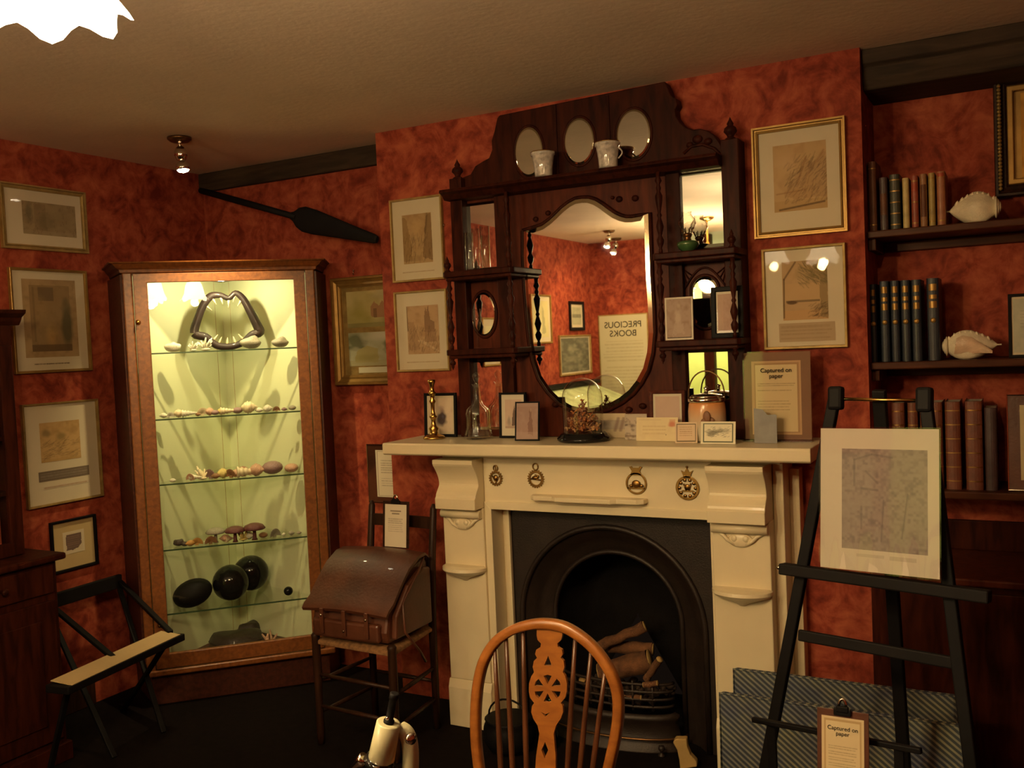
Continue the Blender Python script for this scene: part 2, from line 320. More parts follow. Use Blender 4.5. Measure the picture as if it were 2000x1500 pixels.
# ------------------------------------------------------------------ drawn pictures (ink colour stored per point of a fine grid)
_rng = np.random.default_rng(7)
def vnoise(h, w, fx, fy, seed=None):
    r = np.random.default_rng(seed) if seed is not None else _rng
    gx, gy = max(2, int(fx)+2), max(2, int(fy)+2); g = r.random((gy, gx))
    x = np.linspace(0, fx, w, endpoint=False); y = np.linspace(0, fy, h, endpoint=False)
    xi = np.minimum(x.astype(int), gx-2); yi = np.minimum(y.astype(int), gy-2); tx = x-xi; ty = y-yi
    tx = tx*tx*(3-2*tx); ty = ty*ty*(3-2*ty)
    a = g[yi][:, xi]; b = g[yi][:, xi+1]; c = g[yi+1][:, xi]; d = g[yi+1][:, xi+1]
    return (a*(1-tx)+b*tx)*(1-ty)[:, None]+(c*(1-tx)+d*tx)*ty[:, None]
class Ink:
    def __init__(s, nx, ny, base):
        s.nx, s.ny = nx, ny; s.c = np.ones((ny, nx, 3))*np.array(base, float)
        s.U, s.V = np.meshgrid((np.arange(nx)+.5)/nx, (np.arange(ny)+.5)/ny)
    def mix(s, a, col):
        a = np.clip(a, 0, 1)[..., None]; s.c = s.c*(1-a)+np.array(col, float)*a; return s
    def mottle(s, col, amt=0.5, fx=8, fy=8, thr=0.4):
        n = 0.6*vnoise(s.ny, s.nx, fx, fy)+0.4*vnoise(s.ny, s.nx, fx*2.3, fy*2.3); return s.mix((n-thr)*2.4*amt, col)
    def ell(s, x, y, rx, ry, col, a=1.0, soft=0.25, rough=0.35):
        d = np.sqrt(((s.U-x)/rx)**2+((s.V-y)/ry)**2)+rough*(vnoise(s.ny, s.nx, 9, 11)-.5); return s.mix(a*np.clip((1-d)/soft, 0, 1), col)
    def poly(s, pts, col, a=1.0, rough=0.0):
        U = s.U+rough*(vnoise(s.ny, s.nx, 12, 12)-.5); V = s.V+rough*(vnoise(s.ny, s.nx, 12, 12)-.5); ins = np.zeros(U.shape, bool); n = len(pts)
        for i in range(n):
            x0, y0 = pts[i]; x1, y1 = pts[(i+1) % n]
            if y0 == y1: continue
            ins ^= ((y0 > V) != (y1 > V)) & (U < (x1-x0)*(V-y0)/(y1-y0)+x0)
        return s.mix(ins*a, col)
    def rect(s, x0, x1, y0, y1, col, a=1.0): return s.mix(((s.U >= x0) & (s.U <= x1) & (s.V >= y0) & (s.V <= y1))*a, col)
    def line(s, x0, y0, x1, y1, w, col, a=1.0):
        dx, dy = x1-x0, y1-y0; t = np.clip(((s.U-x0)*dx+(s.V-y0)*dy)/(dx*dx+dy*dy+1e-9), 0, 1)
        d = np.hypot(s.U-x0-t*dx, s.V-y0-t*dy); return s.mix(a*np.clip(1.4-d/w, 0, 1), col)
    def hatch(s, n, box, col, a=0.4, ang=0.9, ln=0.08, w=0.008):
        for _ in range(n):
            x = _rng.uniform(box[0], box[1]); y = _rng.uniform(box[2], box[3]); t = ang+_rng.normal(0, 0.25); l = ln*_rng.uniform(.5, 1.4)
            s.line(x, y, x+l*math.cos(t), y+l*math.sin(t), w, col, a)
        return s
    def lines(s, x0, x1, y0, y1, n, col, a=0.5, fill=0.5):
        h = (y1-y0)/n
        for i in range(n):
            ya = y1-(i+1)*h+h*(1-fill)/2; xe = x1-(_rng.uniform(0, .12)*(x1-x0))
            g = vnoise(s.ny, s.nx, 40, 3)
            s.mix(((s.U >= x0) & (s.U <= xe) & (s.V >= ya) & (s.V <= ya+h*fill))*a*(0.5+0.7*g), col)
        return s
def art(name, ink, x0, x1, y0, y1, z, parent, label=None, lean=None):
    nx, ny = ink.nx, ink.ny; xs = np.linspace(x0, x1, nx+1); ys = np.linspace(y0, y1, ny+1)
    vs = [(x, y, z) for y in ys for x in xs]; w = nx+1
    fs = [(j*w+i, j*w+i+1, (j+1)*w+i+1, (j+1)*w+i) for j in range(ny) for i in range(nx)]
    me = bpy.data.meshes.new(name); me.from_pydata(vs, [], fs)
    ca = me.color_attributes.new('ink', 'FLOAT_COLOR', 'CORNER'); c = np.ones((nx*ny, 4, 4)); c[..., :3] = np.clip(ink.c.reshape(-1, 1, 3), 0, 1)
    ca.data.foreach_set('color', c.reshape(-1)); me.materials.append(M['art']); me.update()
    o = bpy.data.objects.new(name, me); COL.objects.link(o); o.parent = parent; WM[o.name] = WM[parent.name]
    if label: o['label'] = label
    return o

# ================================================================== THE ROOM
YB = -1.98
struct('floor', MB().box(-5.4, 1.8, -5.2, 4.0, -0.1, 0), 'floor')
struct('ceiling', MB().box(XL-0.1, 1.8, YB, 4.0, ZC, ZC+0.1), 'ceiling')
struct('wall_left', MB().box(XL-0.1, XL, YB, 4.0, 0, ZC), 'paper_red')
struct('wall_alcove_left', MB().box(XL, XC, YA, YA+0.1, 0, ZC), 'paper_red')
struct('wall_alcove_right', MB().box(XR, 1.7, YR, YR+0.1, 0, ZC), 'paper_red')
struct('wall_right', MB().box(1.7, 1.8, YB, YR, 0, ZC), 'paper_red')
b = MB()                                                     # chimney breast with the hearth opening left free
b.box(XC, -1.97, W, W+0.10, 0, ZC); b.box(-0.95, XR, W, W+0.10, 0, ZC); b.box(-1.97, -0.95, W, W+0.10, 0.96, ZC)
b.box(XC, XC+0.1, W+0.10, 4.0, 0, ZC); b.box(XR-0.1, XR, W+0.10, 4.0, 0, ZC)
struct('wall_chimney', b, 'paper_red')
b = MB().box(XL, -3.20, YB-0.12, YB, 0, ZC).box(-2.10, 1.7, YB-0.12, YB, 0, ZC)
struct('wall_back', b, 'paper_red')
b = MB().box(-5.3, -1.5, -5.1, -5.0, 0, ZC).box(-5.3, -5.2, -5.0, YB-0.12, 0, ZC).box(-1.5, -1.4, -5.0, YB-0.12, 0, ZC).box(-5.2, XL, YB-0.12, YB-0.02, 0, ZC)
struct('wall_lime_room', b, 'limewall')
struct('ceiling_lime_room', MB().box(-5.3, -1.4, -5.1, YB, ZC, ZC+0.1), 'whitec')
struct('trim_1', MB().box(-2.70, -2.60, YB-0.11, YB-0.02, 0, ZC-0.01), 'mahog', bevel=0.005)
struct('trim_2', MB().box(XL+0.002, XC-0.002, YA-0.035, YA-0.002, ZC-0.098, ZC-0.002), 'beam', bevel=0.006)
b = MB().prism([(3.585, ZC-0.002), (3.585, ZC-0.05), (3.60, ZC-0.065), (3.60, ZC-0.105), (3.615, ZC-0.14), (YR-0.002, ZC-0.14), (YR-0.002, ZC-0.002)], 'yz', XR+0.002, 1.69)
struct('trim_3', b, 'beam', bevel=0.004)
struct('baseboard_left', MB().box(XL+0.001, XL+0.02, 0.0, 2.9, 0.001, 0.14), 'oak', bevel=0.004)

# ================================================================== FIREPLACE SURROUND
PXL0, PXL1, PXR0, PXR1, YS = -2.145, -1.950, -0.995, -0.785, 3.33
MX0, MX1, MF = at(747, 862, 1, 3.22).x, at(1583, 880, 1, 3.22).x, 3.22
sur = empty('fireplace_surround', 'cream painted fireplace surround with scrolled corbels and deep mantelshelf', 'fireplace', (-1.465, W, 0))
def sp(name, mb, m='cream', **k): return put(name, mb, m, sur, local=False, **k)
sp('mantelshelf', MB().prism([(W-0.003, MZ), (MF, MZ), (MF-0.004, MZ-0.008), (MF-0.004, MZ-0.044), (MF+0.005, MZ-0.050), (W-0.003, MZ-0.050)], 'yz', MX0, MX1), bevel=0.003)
sp('bed_moulding', MB().prism([(W-0.003, 1.156), (YS+0.0, 1.156), (YS+0.0, 1.150), (YS+0.02, 1.135), (W-0.003, 1.135)], 'yz', PXL0, -0.745), bevel=0.002)
sp('frieze', MB().box(PXL1, PXR0, YS+0.02, W-0.003, 0.957, 1.135))
sp('side_board', MB().box(-0.785, -0.748, 3.395, W-0.003, 0.0, 1.135), bevel=0.003)
sp('side_board', MB().box(-0.748, -0.712, 3.49, W-0.003, 0.0, 1.10), bevel=0.003)
for x0, x1, flip in ((PXL0, PXL1, 0), (PXR0, PXR1, 1)):
    xm = (x0+x1)/2
    b = MB().box(x0, x1, YS, W-0.003, 0.20, 0.93); sp('pilaster', b, bevel=0.004)
    b = MB().prism([(W-0.003, 0.001), (YS-0.012, 0.001), (YS-0.012, 0.165), (YS-0.004, 0.19), (YS, 0.20), (W-0.003, 0.20)], 'yz', x0-0.006, x1+0.006); sp('plinth_block', b, bevel=0.003)
    pr = [(W-0.003, 1.135)]
    for q in range(25):                                     # the double scroll of the corbel
        z = 1.135-q*(0.205/24); t = (1.135-z)/0.205
        y = 3.262 if t < 0.10 else (3.262+0.045*math.sin((t-0.10)/0.42*PI/2) if t < 0.52 else 3.307-0.030*(0.5-0.5*math.cos((t-0.52)/0.48*PI*2.0))**0.8)
        if t > 0.78: y = 3.270
        pr.append((y, z))
    pr += [(W-0.003, 0.93)]
    sp('corbel', MB().prism(pr, 'yz', x0+0.002, x1-0.002), bevel=0.003)
    b = MB().tube([(x0+0.004, YS-0.012, 0.905), (x1-0.004, YS-0.012, 0.905)], 0.018, 14)
    sp('roll_moulding', b)
    b = MB()                                                # carved leaf drop under the roll
    b.ball((xm, YS-0.004, 0.862), (0.046, 0.010, 0.026), 16, 8)
    for sgn in (-1, 1):
        b.tube([(xm+sgn*0.085, YS-0.003, 0.888), (xm+sgn*0.06, YS-0.008, 0.878), (xm+sgn*0.045, YS-0.010, 0.862), (xm+sgn*0.02, YS-0.008, 0.845)], [0.004, 0.007, 0.007, 0.004], 8)
        b.ball((xm+sgn*0.02, YS-0.010, 0.868), (0.012, 0.006, 0.012), 10, 6)
    sp('carved_leaf', b)
    zs = 0.668
    n = 20                                                  # little half-round shelf on each pilaster
    def half(r, dy, z): return [(xm+(r*math.cos(PI*k/n)), YS-dy*math.sin(PI*k/n)+0.001, z) for k in range(n+1)]
    hw = (x1-x0)/2+0.004
    sp('half_round_shelf', MB().loops([half(hw*0.9, 0.050, zs+0.022), half(hw, 0.075, zs+0.016), half(hw, 0.078, zs+0.004), half(hw*0.92, 0.066, zs-0.006), half(hw*0.66, 0.048, zs-0.016), half(hw*0.2, 0.022, zs-0.034), half(hw*0.1, 0.006, zs-0.044)], True, True, True, False))
b = MB(); o = [(-1.950, 0.0), (-1.950, 0.957), (PXR0, 0.957), (PXR0, 0.0)]; i = [(-1.918, 0.0), (-1.918, 0.925), (-1.004, 0.925), (-1.004, 0.0)]
def uband(o, i, y0, y1):
    mb = MB(); k = [(p[0], y, p[1]) for y in (y0, y1) for p in o+i]
    for a in range(3):
        c = a+1
        mb.add([k[a], k[c], k[4+c], k[4+a], k[8+a], k[8+c], k[12+c], k[12+a]], [(0,1,2,3), (7,6,5,4), (0,4,5,1), (3,2,6,7), (0,3,7,4), (1,5,6,2)])
    return mb
sp('architrave', uband(o, i, YS+0.012, 3.455), bevel=0.002)
sp('inner_bead', uband(i, [(-1.888, 0.0), (-1.888, 0.912), (-1.010, 0.912), (-1.010, 0.0)], 3.435, 3.455), bevel=0.003)
brk = [(-1.725, 3.352), (-1.72, 3.315), (-1.70, 3.300), (-1.62, 3.300), (-1.60, 3.285), (-1.37, 3.285), (-1.35, 3.300), (-1.27, 3.300), (-1.245, 3.315), (-1.24, 3.352)]
sp('narrow_bracket_shelf', MB().prism(brk, 'xy', 0.976, 0.996), bevel=0.005)

# cast iron insert with arched opening
IY = 3.458; AX, AZ, R1, R2 = -1.462, 0.462, 0.392, 0.272
ins = empty('cast_iron_insert', 'black cast iron fireplace insert with a splayed round arch and open grate', 'fireplace insert', (AX, W, 0))
def ip(name, mb, m='iron', **k): return put(name, mb, m, ins, local=False, **k)
def archpts(r, zb=0.0, n=28, sx=1.0):
    return [(AX-r*sx, zb)] + [(AX-r*sx*math.cos(PI*k/n), AZ+r*math.sin(PI*k/n)) for k in range(n+1)] + [(AX+r*sx, zb)]
def rectfor(pts, x0, x1, zt, zb=0.0):
    out = []
    for p in pts:
        dx, dz = p[0]-AX, p[1]-AZ
        if dz <= 0.0: out.append((x0 if dx < 0 else x1, p[1])); continue
        t = min((x0-AX)/dx if dx < -1e-6 else ((x1-AX)/dx if dx > 1e-6 else 1e9), (zt-AZ)/dz if dz > 1e-6 else 1e9); out.append((AX+dx*t, AZ+dz*t))
    return out
def band3(loopsdata, smooth=True):
    mb = MB(); rings = [[(p[0], y, p[1]) for p in pts] for pts, y in loopsdata]; return mb.loops(rings, False, False, False, smooth)
pts = archpts(R1); rc = rectfor(pts, -1.945, -0.97, 0.945)
ip('face_plate', band3([(rc, IY+0.03), (rc, IY), (pts, IY)], False))
ip('outer_arch_moulding', MB().tube([(p[0], IY-0.002, p[1]) for p in archpts(R1, 0.0)], 0.012, 8))
pr = [(R1, 0.0), (R1-0.02, 0.012), (R1-0.05, 0.045), (R1-0.075, 0.062), (R2+0.02, 0.070), (R2, 0.085)]
ip('splayed_arch', band3([(archpts(r), IY+d) for r, d in pr]))
ip('inner_arch_rim', MB().tube([(p[0], IY+0.075, p[1]) for p in archpts(R2+0.004, 0.0)], 0.011, 8))
bk = archpts(R2, 0.0)
ip('fireback', band3([(bk, IY+0.085), (archpts(R2*0.93), IY+0.30), ([(AX+(p[0]-AX)*0.02, AZ*0.9+(p[1]-AZ)*0.02) for p in archpts(R2*0.9)], IY+0.31)]), 'soot')
ip('hearth_floor', MB().box(AX-R2, AX+R2, IY+0.02, IY+0.33, 0.001, 0.03), 'soot')
def arc(r, z, y0, bow, n=16, x=AX): return [(x+r*math.cos(PI-PI*k/n), y0-bow*math.sin(PI*k/n), z) for k in range(n+1)]
for k, z in enumerate((0.235, 0.205, 0.175, 0.145)):
    ip('grate_bar', MB().tube(arc(0.235, z, IY+0.06, 0.075), 0.0065, 8))
for k in range(4, 13, 2):
    p = arc(0.235, 0, IY+0.06, 0.075)[k]; ip('grate_upright', MB().tube([(p[0], p[1], 0.13), (p[0], p[1], 0.25)], 0.006, 8))
n = 20
def fr(r, d, z): return [(AX+r*math.cos(PI-PI*k/n), IY+0.02-d*math.sin(PI*k/n), z) for k in range(n+1)]
ip('ash_pan_cover', MB().loops([fr(0.25, 0.085, 0.135), fr(0.27, 0.10, 0.128), fr(0.27, 0.10, 0.112), fr(0.26, 0.09, 0.10), fr(0.275, 0.10, 0.03), fr(0.30, 0.13, 0.006), fr(0.30, 0.13, 0.001)], False))
ip('ash_pan_lip', MB().tube(arc(0.300, 0.052, IY+0.02, 0.125), 0.005, 8), 'bronze', label='worn shiny curved lip')
b = MB()
for k in range(120):
    a = random.uniform(0, PI); r = random.uniform(0, 0.20); b.ball((AX+r*math.cos(a), IY+0.09+random.uniform(-0.05, 0.12), 0.13+random.uniform(0, 0.04)), tuple(random.uniform(0.008, 0.020) for _ in range(3)), 7, 5)
put('ash_and_embers', b, 'coal', label='bed of dark ash and small coals in the grate', cat='ash', kind='stuff')
def log(px0, py0, px1, py1, y0, y1, r, label):
    a = at(px0, py0, 1, y0); c = at(px1, py1, 1, y1); mid = (a+c)/2
    t = empty('firewood_log', label, 'log', mid, 'logs in the grate')
    d = (c-a); mb = MB(); pts = [a+d*f+Vector((random.uniform(-1, 1), 0, random.uniform(-1, 1)))*r*0.15 for f in (0, .2, .4, .6, .8, 1)]
    mb.tube(pts, [r*random.uniform(.85, 1.1) for _ in pts], 10, False); put('bark', mb, 'bark', t, local=False)
    u = d.normalized()
    for p, s_ in ((pts[0], -1), (pts[-1], 1)): put('cut_end', MB().lathe([(r*0.92, 0), (r*0.9, 0.003), (0, 0.004)], p, 10, u*s_), 'cutwood', t, local=False)
log(1172, 1262, 1258, 1224, IY+0.11, IY+0.16, 0.024, 'thin log tilted up to the right at the back of the grate')
log(1172, 1312, 1272, 1288, IY+0.05, IY+0.09, 0.044, 'thickest orange-brown log lying across the middle of the grate')
log(1190, 1262, 1276, 1268, IY+0.16, IY+0.19, 0.026, 'short dark log under the thin tilted log')
log(1137, 1328, 1160, 1352, IY+0.03, IY+0.14, 0.017, 'log with a round pale cut end seen behind the chair splat')
log(1289, 1288, 1262, 1326, IY+0.00, IY+0.05, 0.015, 'stubby log with a yellow cut end at the right of the grate')
log(1258, 1337, 1284, 1335, IY+0.0, IY+0.0, 0.012, 'small split log on the front bars')
log(1222, 1362, 1252, 1362, IY-0.005, IY-0.002, 0.011, 'small reddish log resting low against the front bars')
# hearth things
def onfloor(px, py): return at(px, py, 2, 0.0)
p0 = at(1310, 1438, 1, 3.26); p1 = at(1352, 1490, 1, 3.16)
b = MB(); r = [(0.012, 0), (0.020, 0.012), (0.026, 0.03), (0.021, 0.08), (0.024, 0.12), (0.030, 0.14), (0.014, 0.15)]
e0 = onfloor(1345, 1500); 
b.prism([(-0.030, 0.0), (0.034, 0.0), (0.038, 0.018), (0.022, 0.045), (0.018, 0.075), (0.024, 0.105), (-0.018, 0.112), (-0.030, 0.100), (-0.022, 0.07), (-0.024, 0.035)], 'xz', -0.018, 0.018)
put('wooden_block', b, 'cutwood', origin=Matrix.Translation((e0.x, e0.y, 0.006)) @ Matrix.Rotation(math.radians(14), 4, 'Y').inverted() @ Matrix.Rotation(0.2, 4, 'Z'), bevel=0.004, label='tan waisted wooden block standing on the hearth right of the grate', cat='block')
e0 = at(1292, 1462, 2, 0.03)
put('fender_knob', MB().lathe([(0.014, 0), (0.014, 0.004), (0.006, 0.010), (0.006, 0.018), (0.013, 0.026), (0.011, 0.038), (0, 0.042)], (0, 0, 0), 14), 'iron', origin=(e0.x, e0.y, 0.001), label='small black iron knob glinting on the hearth', cat='knob')
e0 = Vector((-1.66, 3.28, 0))
put('green_bottle', MB().lathe([(0, 0.001), (0.026, 0.001), (0.030, 0.01), (0.030, 0.10), (0.024, 0.125), (0.011, 0.15), (0.010, 0.185), (0.013, 0.187), (0.013, 0.195)], (0, 0, 0), 18, caps=False), 'bottleg', origin=(e0.x, 3.28, 0.001), label='dark green glass bottle on the hearth seen through the wheel-back chair', cat='bottle')
e0 = at(995, 1440, 2, 0.05)
pot = empty('iron_pot', 'black shiny iron pot on the hearth behind the left chair spindles', 'pot', (-1.80, 3.20, 0.001))
put('bowl', MB().lathe([(0.05, 0), (0.085, 0.015), (0.105, 0.055), (0.10, 0.10), (0.09, 0.12), (0.096, 0.128), (0.088, 0.13)], (0, 0, 0), 22), 'black', pot)
put('bail_handle', MB().tube([(0.09*math.cos(PI*k/12), 0, 0.125+0.075*math.sin(PI*k/12)) for k in range(13)], 0.004, 8), 'black', pot)

# horse brasses on the frieze
def brass(px, py, R, label, kind):
    c = at(px, py, 1, YS+0.018); t = empty('horse_brass', label, 'horse brass', frameM((c.x, YS+0.0185, c.z), (1, 0, 0), (0, 0, 1)), 'horse brasses along the frieze')
    n = 40; b = MB()
    if kind in ('shell', 'bird'):
        k2 = 18 if kind == 'shell' else 22
        o = [((R*(1.0+0.10*math.cos(k2*2*PI*k/(n*4))))*math.cos(2*PI*k/(n*4)), (R*(1.0+0.10*math.cos(k2*2*PI*k/(n*4))))*1.0*math.sin(2*PI*k/(n*4))) for k in range(n*4)]
        i = [(R*0.68*math.cos(2*PI*k/(n*4)), R*0.70*math.sin(2*PI*k/(n*4))) for k in range(n*4)]
    else:
        w = 0.18 if kind == 'pot' else 0.22
        o = [(R*math.cos(2*PI*k/n), R*math.sin(2*PI*k/n)) for k in range(n)]; i = [(R*(1-w)*math.cos(2*PI*k/n), R*(1-w)*math.sin(2*PI*k/n)) for k in range(n)]
    b.ring(o, i, 'xy', 0.001, 0.005); put('pierced_rim', b, 'brassd', t, bevel=0.0008)
    b = MB()
    if kind == 'shell':
        b.ball((0, 0.002, 0.005), (R*0.38, R*0.42, 0.006)); b.tube([(0, -R*.3, .004), (0, -R*.75, .004)], 0.003, 6)
        for s_ in (-1, 1): b.tube([(s_*R*.55, R*.35, .003), (s_*R*.25, -R*.25, .003), (0, -R*.6, .003)], 0.002, 6)
    elif kind == 'bird':
        b.ball((-R*.05, R*.12, .005), (R*.42, R*.22, .005)); b.ball((R*.28, R*.30, .005), (R*.17, R*.17, .004)); b.tube([(-R*.6, R*.0, .004), (R*.6, -R*.12, .004)], 0.003, 6); b.tube([(-R*.4, R*.0, .004), (R*.0, -R*.02, .004)], 0.003, 6)
        b.tube([(0, R*.5, .004), (-R*.02, R*.15, .004)], 0.004, 6)
    elif kind == 'pot':
        b.box(-R*.85, R*.85, -R*.5, -R*.36, 0.002, 0.005); b.ball((0, -R*.05, .005), (R*.42, R*.36, .005)); b.ball((R*.5, -R*.2, .005), (R*.2, R*.16, .005)); b.ball((-R*.5, -R*.22, .005), (R*.18, R*.14, .004))
    else:
        for a in range(10): b.ball((R*.68*math.cos(a*.628), R*.68*math.sin(a*.628), .004), (R*.15, R*.15, .003), 8, 5)
        b.ball((0, R*.1, .005), (R*.24, R*.24, .004)); b.box(-R*.45, R*.45, -R*.30, -R*.18, .002, .005); b.tube([(-R*.3, R*.35, .004), (-R*.1, -R*.2, .004)], .003, 6); b.tube([(R*.3, R*.4, .004), (R*.12, -R*.2, .004)], .003, 6)
    put('centre_figure', b, 'brassd', t)
    b = MB()
    if kind in ('shell', 'bird'):
        b.tube([(R*.33*math.cos(2*PI*k/16), R*1.38+R*.38*math.sin(2*PI*k/16), .003) for k in range(17)], 0.0026, 6)
        if kind == 'shell': b.box(-0.002, 0.002, R*.95, R*1.75, 0.002, 0.004)
    elif kind == 'pot':
        b.prism([(-R*.55, R*.75), (R*.55, R*.75), (R*.38, R*1.1), (R*.5, R*1.35), (R*.62, R*1.5), (R*.38, R*1.55), (R*.3, R*1.42), (-R*.3, R*1.42), (-R*.38, R*1.55), (-R*.62, R*1.5), (-R*.5, R*1.35), (-R*.38, R*1.1)], 'xy', .001, .005)
    else:
        b.prism([(-R*.28, R*.85), (R*.28, R*.85), (R*.36, R*1.15), (R*.5, R*1.45), (R*.22, R*1.3), (0, R*1.65), (-R*.22, R*1.3), (-R*.5, R*1.45), (-R*.36, R*1.15)], 'xy', .001, .005); b.ball((0, R*1.72, .003), (R*.1, R*.1, .003), 8, 5)
    put('hanging_loop', b, 'brassd', t)
brass(969, 934, 0.030, 'toothed horse brass with a shell centre, leftmost on the mantel frieze', 'shell')
brass(1047, 935, 0.035, 'sunburst horse brass with a bird shape and round loop, second from left', 'bird')
brass(1243, 944, 0.042, 'horseshoe-shaped horse brass with a rounded mound and flat bar inside', 'pot')
brass(1343, 953, 0.045, 'crowned lacy horse brass at the right end of the frieze', 'crown')

# ================================================================== OVERMANTEL
ov = empty('overmantel', 'dark carved mahogany overmantel with many mirrors, turned spindles and small shelves', 'overmantel', (-1.51, W, MZ))
def op(name, mb, m='mahog', **k): return put(name, mb, m, ov, local=False, **k)
OY = 3.505                                                  # face of the back boards
def ox(px, py, y=OY): return at(px, py, 1, y).x
def oz(px, py, y=OY): return at(px, py, 1, y).z
xa0, xa1 = -2.118, -2.060; xb0, xb1 = -0.950, -0.885
ZL = at(1062, 345, 1, 3.40).z                                    # top of the long ledge
op('back_board', MB().box(xa1, xb0, OY, W-0.003, MZ+0.002, ZL-0.01), 'mahogr')
FIN = [(0.014, 0), (0.016, 0.004), (0.009, 0.010), (0.011, 0.018), (0.019, 0.030), (0.017, 0.042), (0.008, 0.052), (0.010, 0.058), (0.004, 0.072), (0, 0.084)]
for x0, x1, zt in ((xa0, xa1, oz(890, 352)), (xb0, xb1, oz(1430, 275))):
    st = op('stile', MB().box(x0, x1, OY-0.045, W-0.003, MZ+0.002, zt), bevel=0.003)
    put('finial', MB().lathe([(r*1.3, z) for r, z in FIN], ((x0+x1)/2, OY-0.02, zt), 14), 'mahog', st, local=False)
for x0, x1 in ((-1.915, -1.858), (-1.170, -1.115)): op('inner_stile', MB().box(x0, x1, OY-0.03, OY-0.001, MZ+0.002, ZL-0.02), bevel=0.003)
# long ledge
op('long_ledge', MB().prism([(W-0.003, ZL), (3.385, ZL), (3.38, ZL-0.012), (3.40, ZL-0.020), (3.42, ZL-0.040), (W-0.003, ZL-0.040)], 'yz', xa0-0.005, xb0+0.004), bevel=0.002)
cr = [(893, 374), (893, 352), (906, 347), (921, 341), (930, 325), (944, 316), (957, 309), (963, 293), (962, 276), (968, 255), (973, 232), (977, 226), (1300, 160), (1306, 172), (1311, 186), (1322, 193), (1325, 205), (1320, 214), (1322, 228), (1330, 240), (1342, 250), (1356, 254), (1369, 252), (1384, 256), (1396, 264), (1404, 275), (1412, 287), (1425, 292), (1428, 318)]
crp = [(at(x, y, 1, OY).x, at(x, y, 1, OY).z) for x, y in cr]; crp[0] = (crp[0][0], ZL+0.001); crp[-1] = (crp[-1][0], ZL+0.001)
crp = [(x, min(z, ZC-0.006)) for x, z in crp]
op('crest_panel', MB().prism(crp, 'xz', OY-0.01, W-0.003), bevel=0.004)
b = MB()
for x, y, rr in ((1362, 272, .020), (1383, 276, .016), (1347, 283, .014)):
    p = at(x, y, 1, OY-0.012); b.ball((p.x, p.y, p.z), (rr, .010, rr*.8), 14, 7)
b.tube([at(*q, 1, OY-0.012) for q in ((1335, 300), (1350, 286), (1372, 282), (1395, 290), (1410, 305))], 0.006, 8)
op('carved_scroll', b)
b = MB()                                                    # raised fillets between the three ovals
for px0, py0, px1, py1 in ((1083, 214, 1086, 330), (1186, 193, 1190, 318)):
    a = at(px0, py0, 1, OY-0.012); c = at(px1, py1, 1, OY-0.012); b.bar((a.x, OY-0.012, ZC-0.03), (a.x, OY-0.012, ZL), 0.014, 0.008, (0, 1, 0))
op('fillet', b, bevel=0.002)
def oval(px, py, rx, ry, name='oval_mirror', dy=0.012, n=40):
    c = at(px, py, 1, OY-dy); a = at(px+rx, py, 1, OY-dy).x-c.x; e = c.z-at(px, py+ry, 1, OY-dy).z
    L = lambda k, d: [(c.x+a*k*math.cos(2*PI*i/n), OY-dy-d, c.z+e*k*math.sin(2*PI*i/n)) for i in range(n)]
    m_ = op(name, MB().loops([L(0.90, 0.003), L(0.02, 0.003)], True, False, True, False), 'mirror')
    put('bevelled_edge', MB().loops([L(1.0, 0.0), L(0.90, 0.003)], True, False, False, False), 'bevel', m_, local=False)
    put('oval_moulding', MB().tube([(c.x+a*1.04*math.cos(2*PI*i/n), OY-dy+0.004, c.z+e*1.04*math.sin(2*PI*i/n)) for i in range(n+1)], 0.007, 8, False), 'mahog', m_, local=False)
oval(1033, 297, 28, 49); oval(1131, 276, 30, 46); oval(1237, 262, 34, 49); oval(945, 614, 23, 43, dy=0.006)
def rectmirror(x0, y0, x1, y1, zb=None):
    a = at(x0, y0, 1, OY-0.008); c = at(x1, y1, 1, OY-0.008); X0, X1, Z1, Z0 = a.x, c.x, a.z, (zb if zb is not None else c.z)
    L = lambda e, d: [(X0+e, OY-0.008-d, Z0+e), (X1-e, OY-0.008-d, Z0+e), (X1-e, OY-0.008-d, Z1-e), (X0+e, OY-0.008-d, Z1-e)]
    m_ = op('side_mirror', MB().add(L(0.012, 0.002), [(0, 1, 2, 3)]), 'mirror')
    put('bevelled_edge', MB().loops([L(0, 0), L(0.012, 0.002)], True, False, False, False), 'bevel', m_, local=False)
rectmirror(898, 400, 987, 525); rectmirror(912, 703, 995, 800, MZ+0.03)
rectmirror(1308, 340, 1422, 480); rectmirror(1325, 684, 1434, 790, MZ+0.03)
# shield-shaped middle mirror
sh = [(1022, 451), (1040, 447), (1058, 441), (1072, 431), (1084, 420), (1097, 407), (1110, 397), (1123, 390), (1136, 388), (1149, 388), (1162, 392), (1175, 400), (1188, 410), (1200, 418), (1211, 423), (1222, 426), (1233, 426), (1250, 423), (1266, 417),
      (1268, 480), (1270, 540), (1274, 600), (1276, 650), (1272, 690), (1264, 722), (1250, 748), (1234, 768), (1214, 784), (1190, 797), (1165, 805), (1140, 806), (1115, 800), (1092, 787), (1070, 765), (1052, 738), (1041, 705), (1034, 665), (1029, 615), (1025, 560), (1022, 500)]
sw = [at(x, y, 1, OY-0.010) for x, y in sh]; cen = sum(sw, Vector())/len(sw)
def shl(e, y):
    o = []
    n = len(sw)
    for k in range(n):
        t = (sw[(k+1) % n]-sw[k-1]).normalized(); nn = Vector((t.z, 0, -t.x)); 
        if (cen-sw[k]).dot(nn) < 0: nn = -nn
        o.append((sw[k].x+nn.x*e, y, sw[k].z+nn.z*e))
    return o
mm = op('shield_mirror', MB().add(shl(0.017, OY-0.012), [tuple(range(len(sw)))]), 'mirror')
put('bevelled_edge', MB().loops([shl(0, OY-0.009), shl(0.017, OY-0.012)], True, False, False, False), 'bevel', mm, local=False)
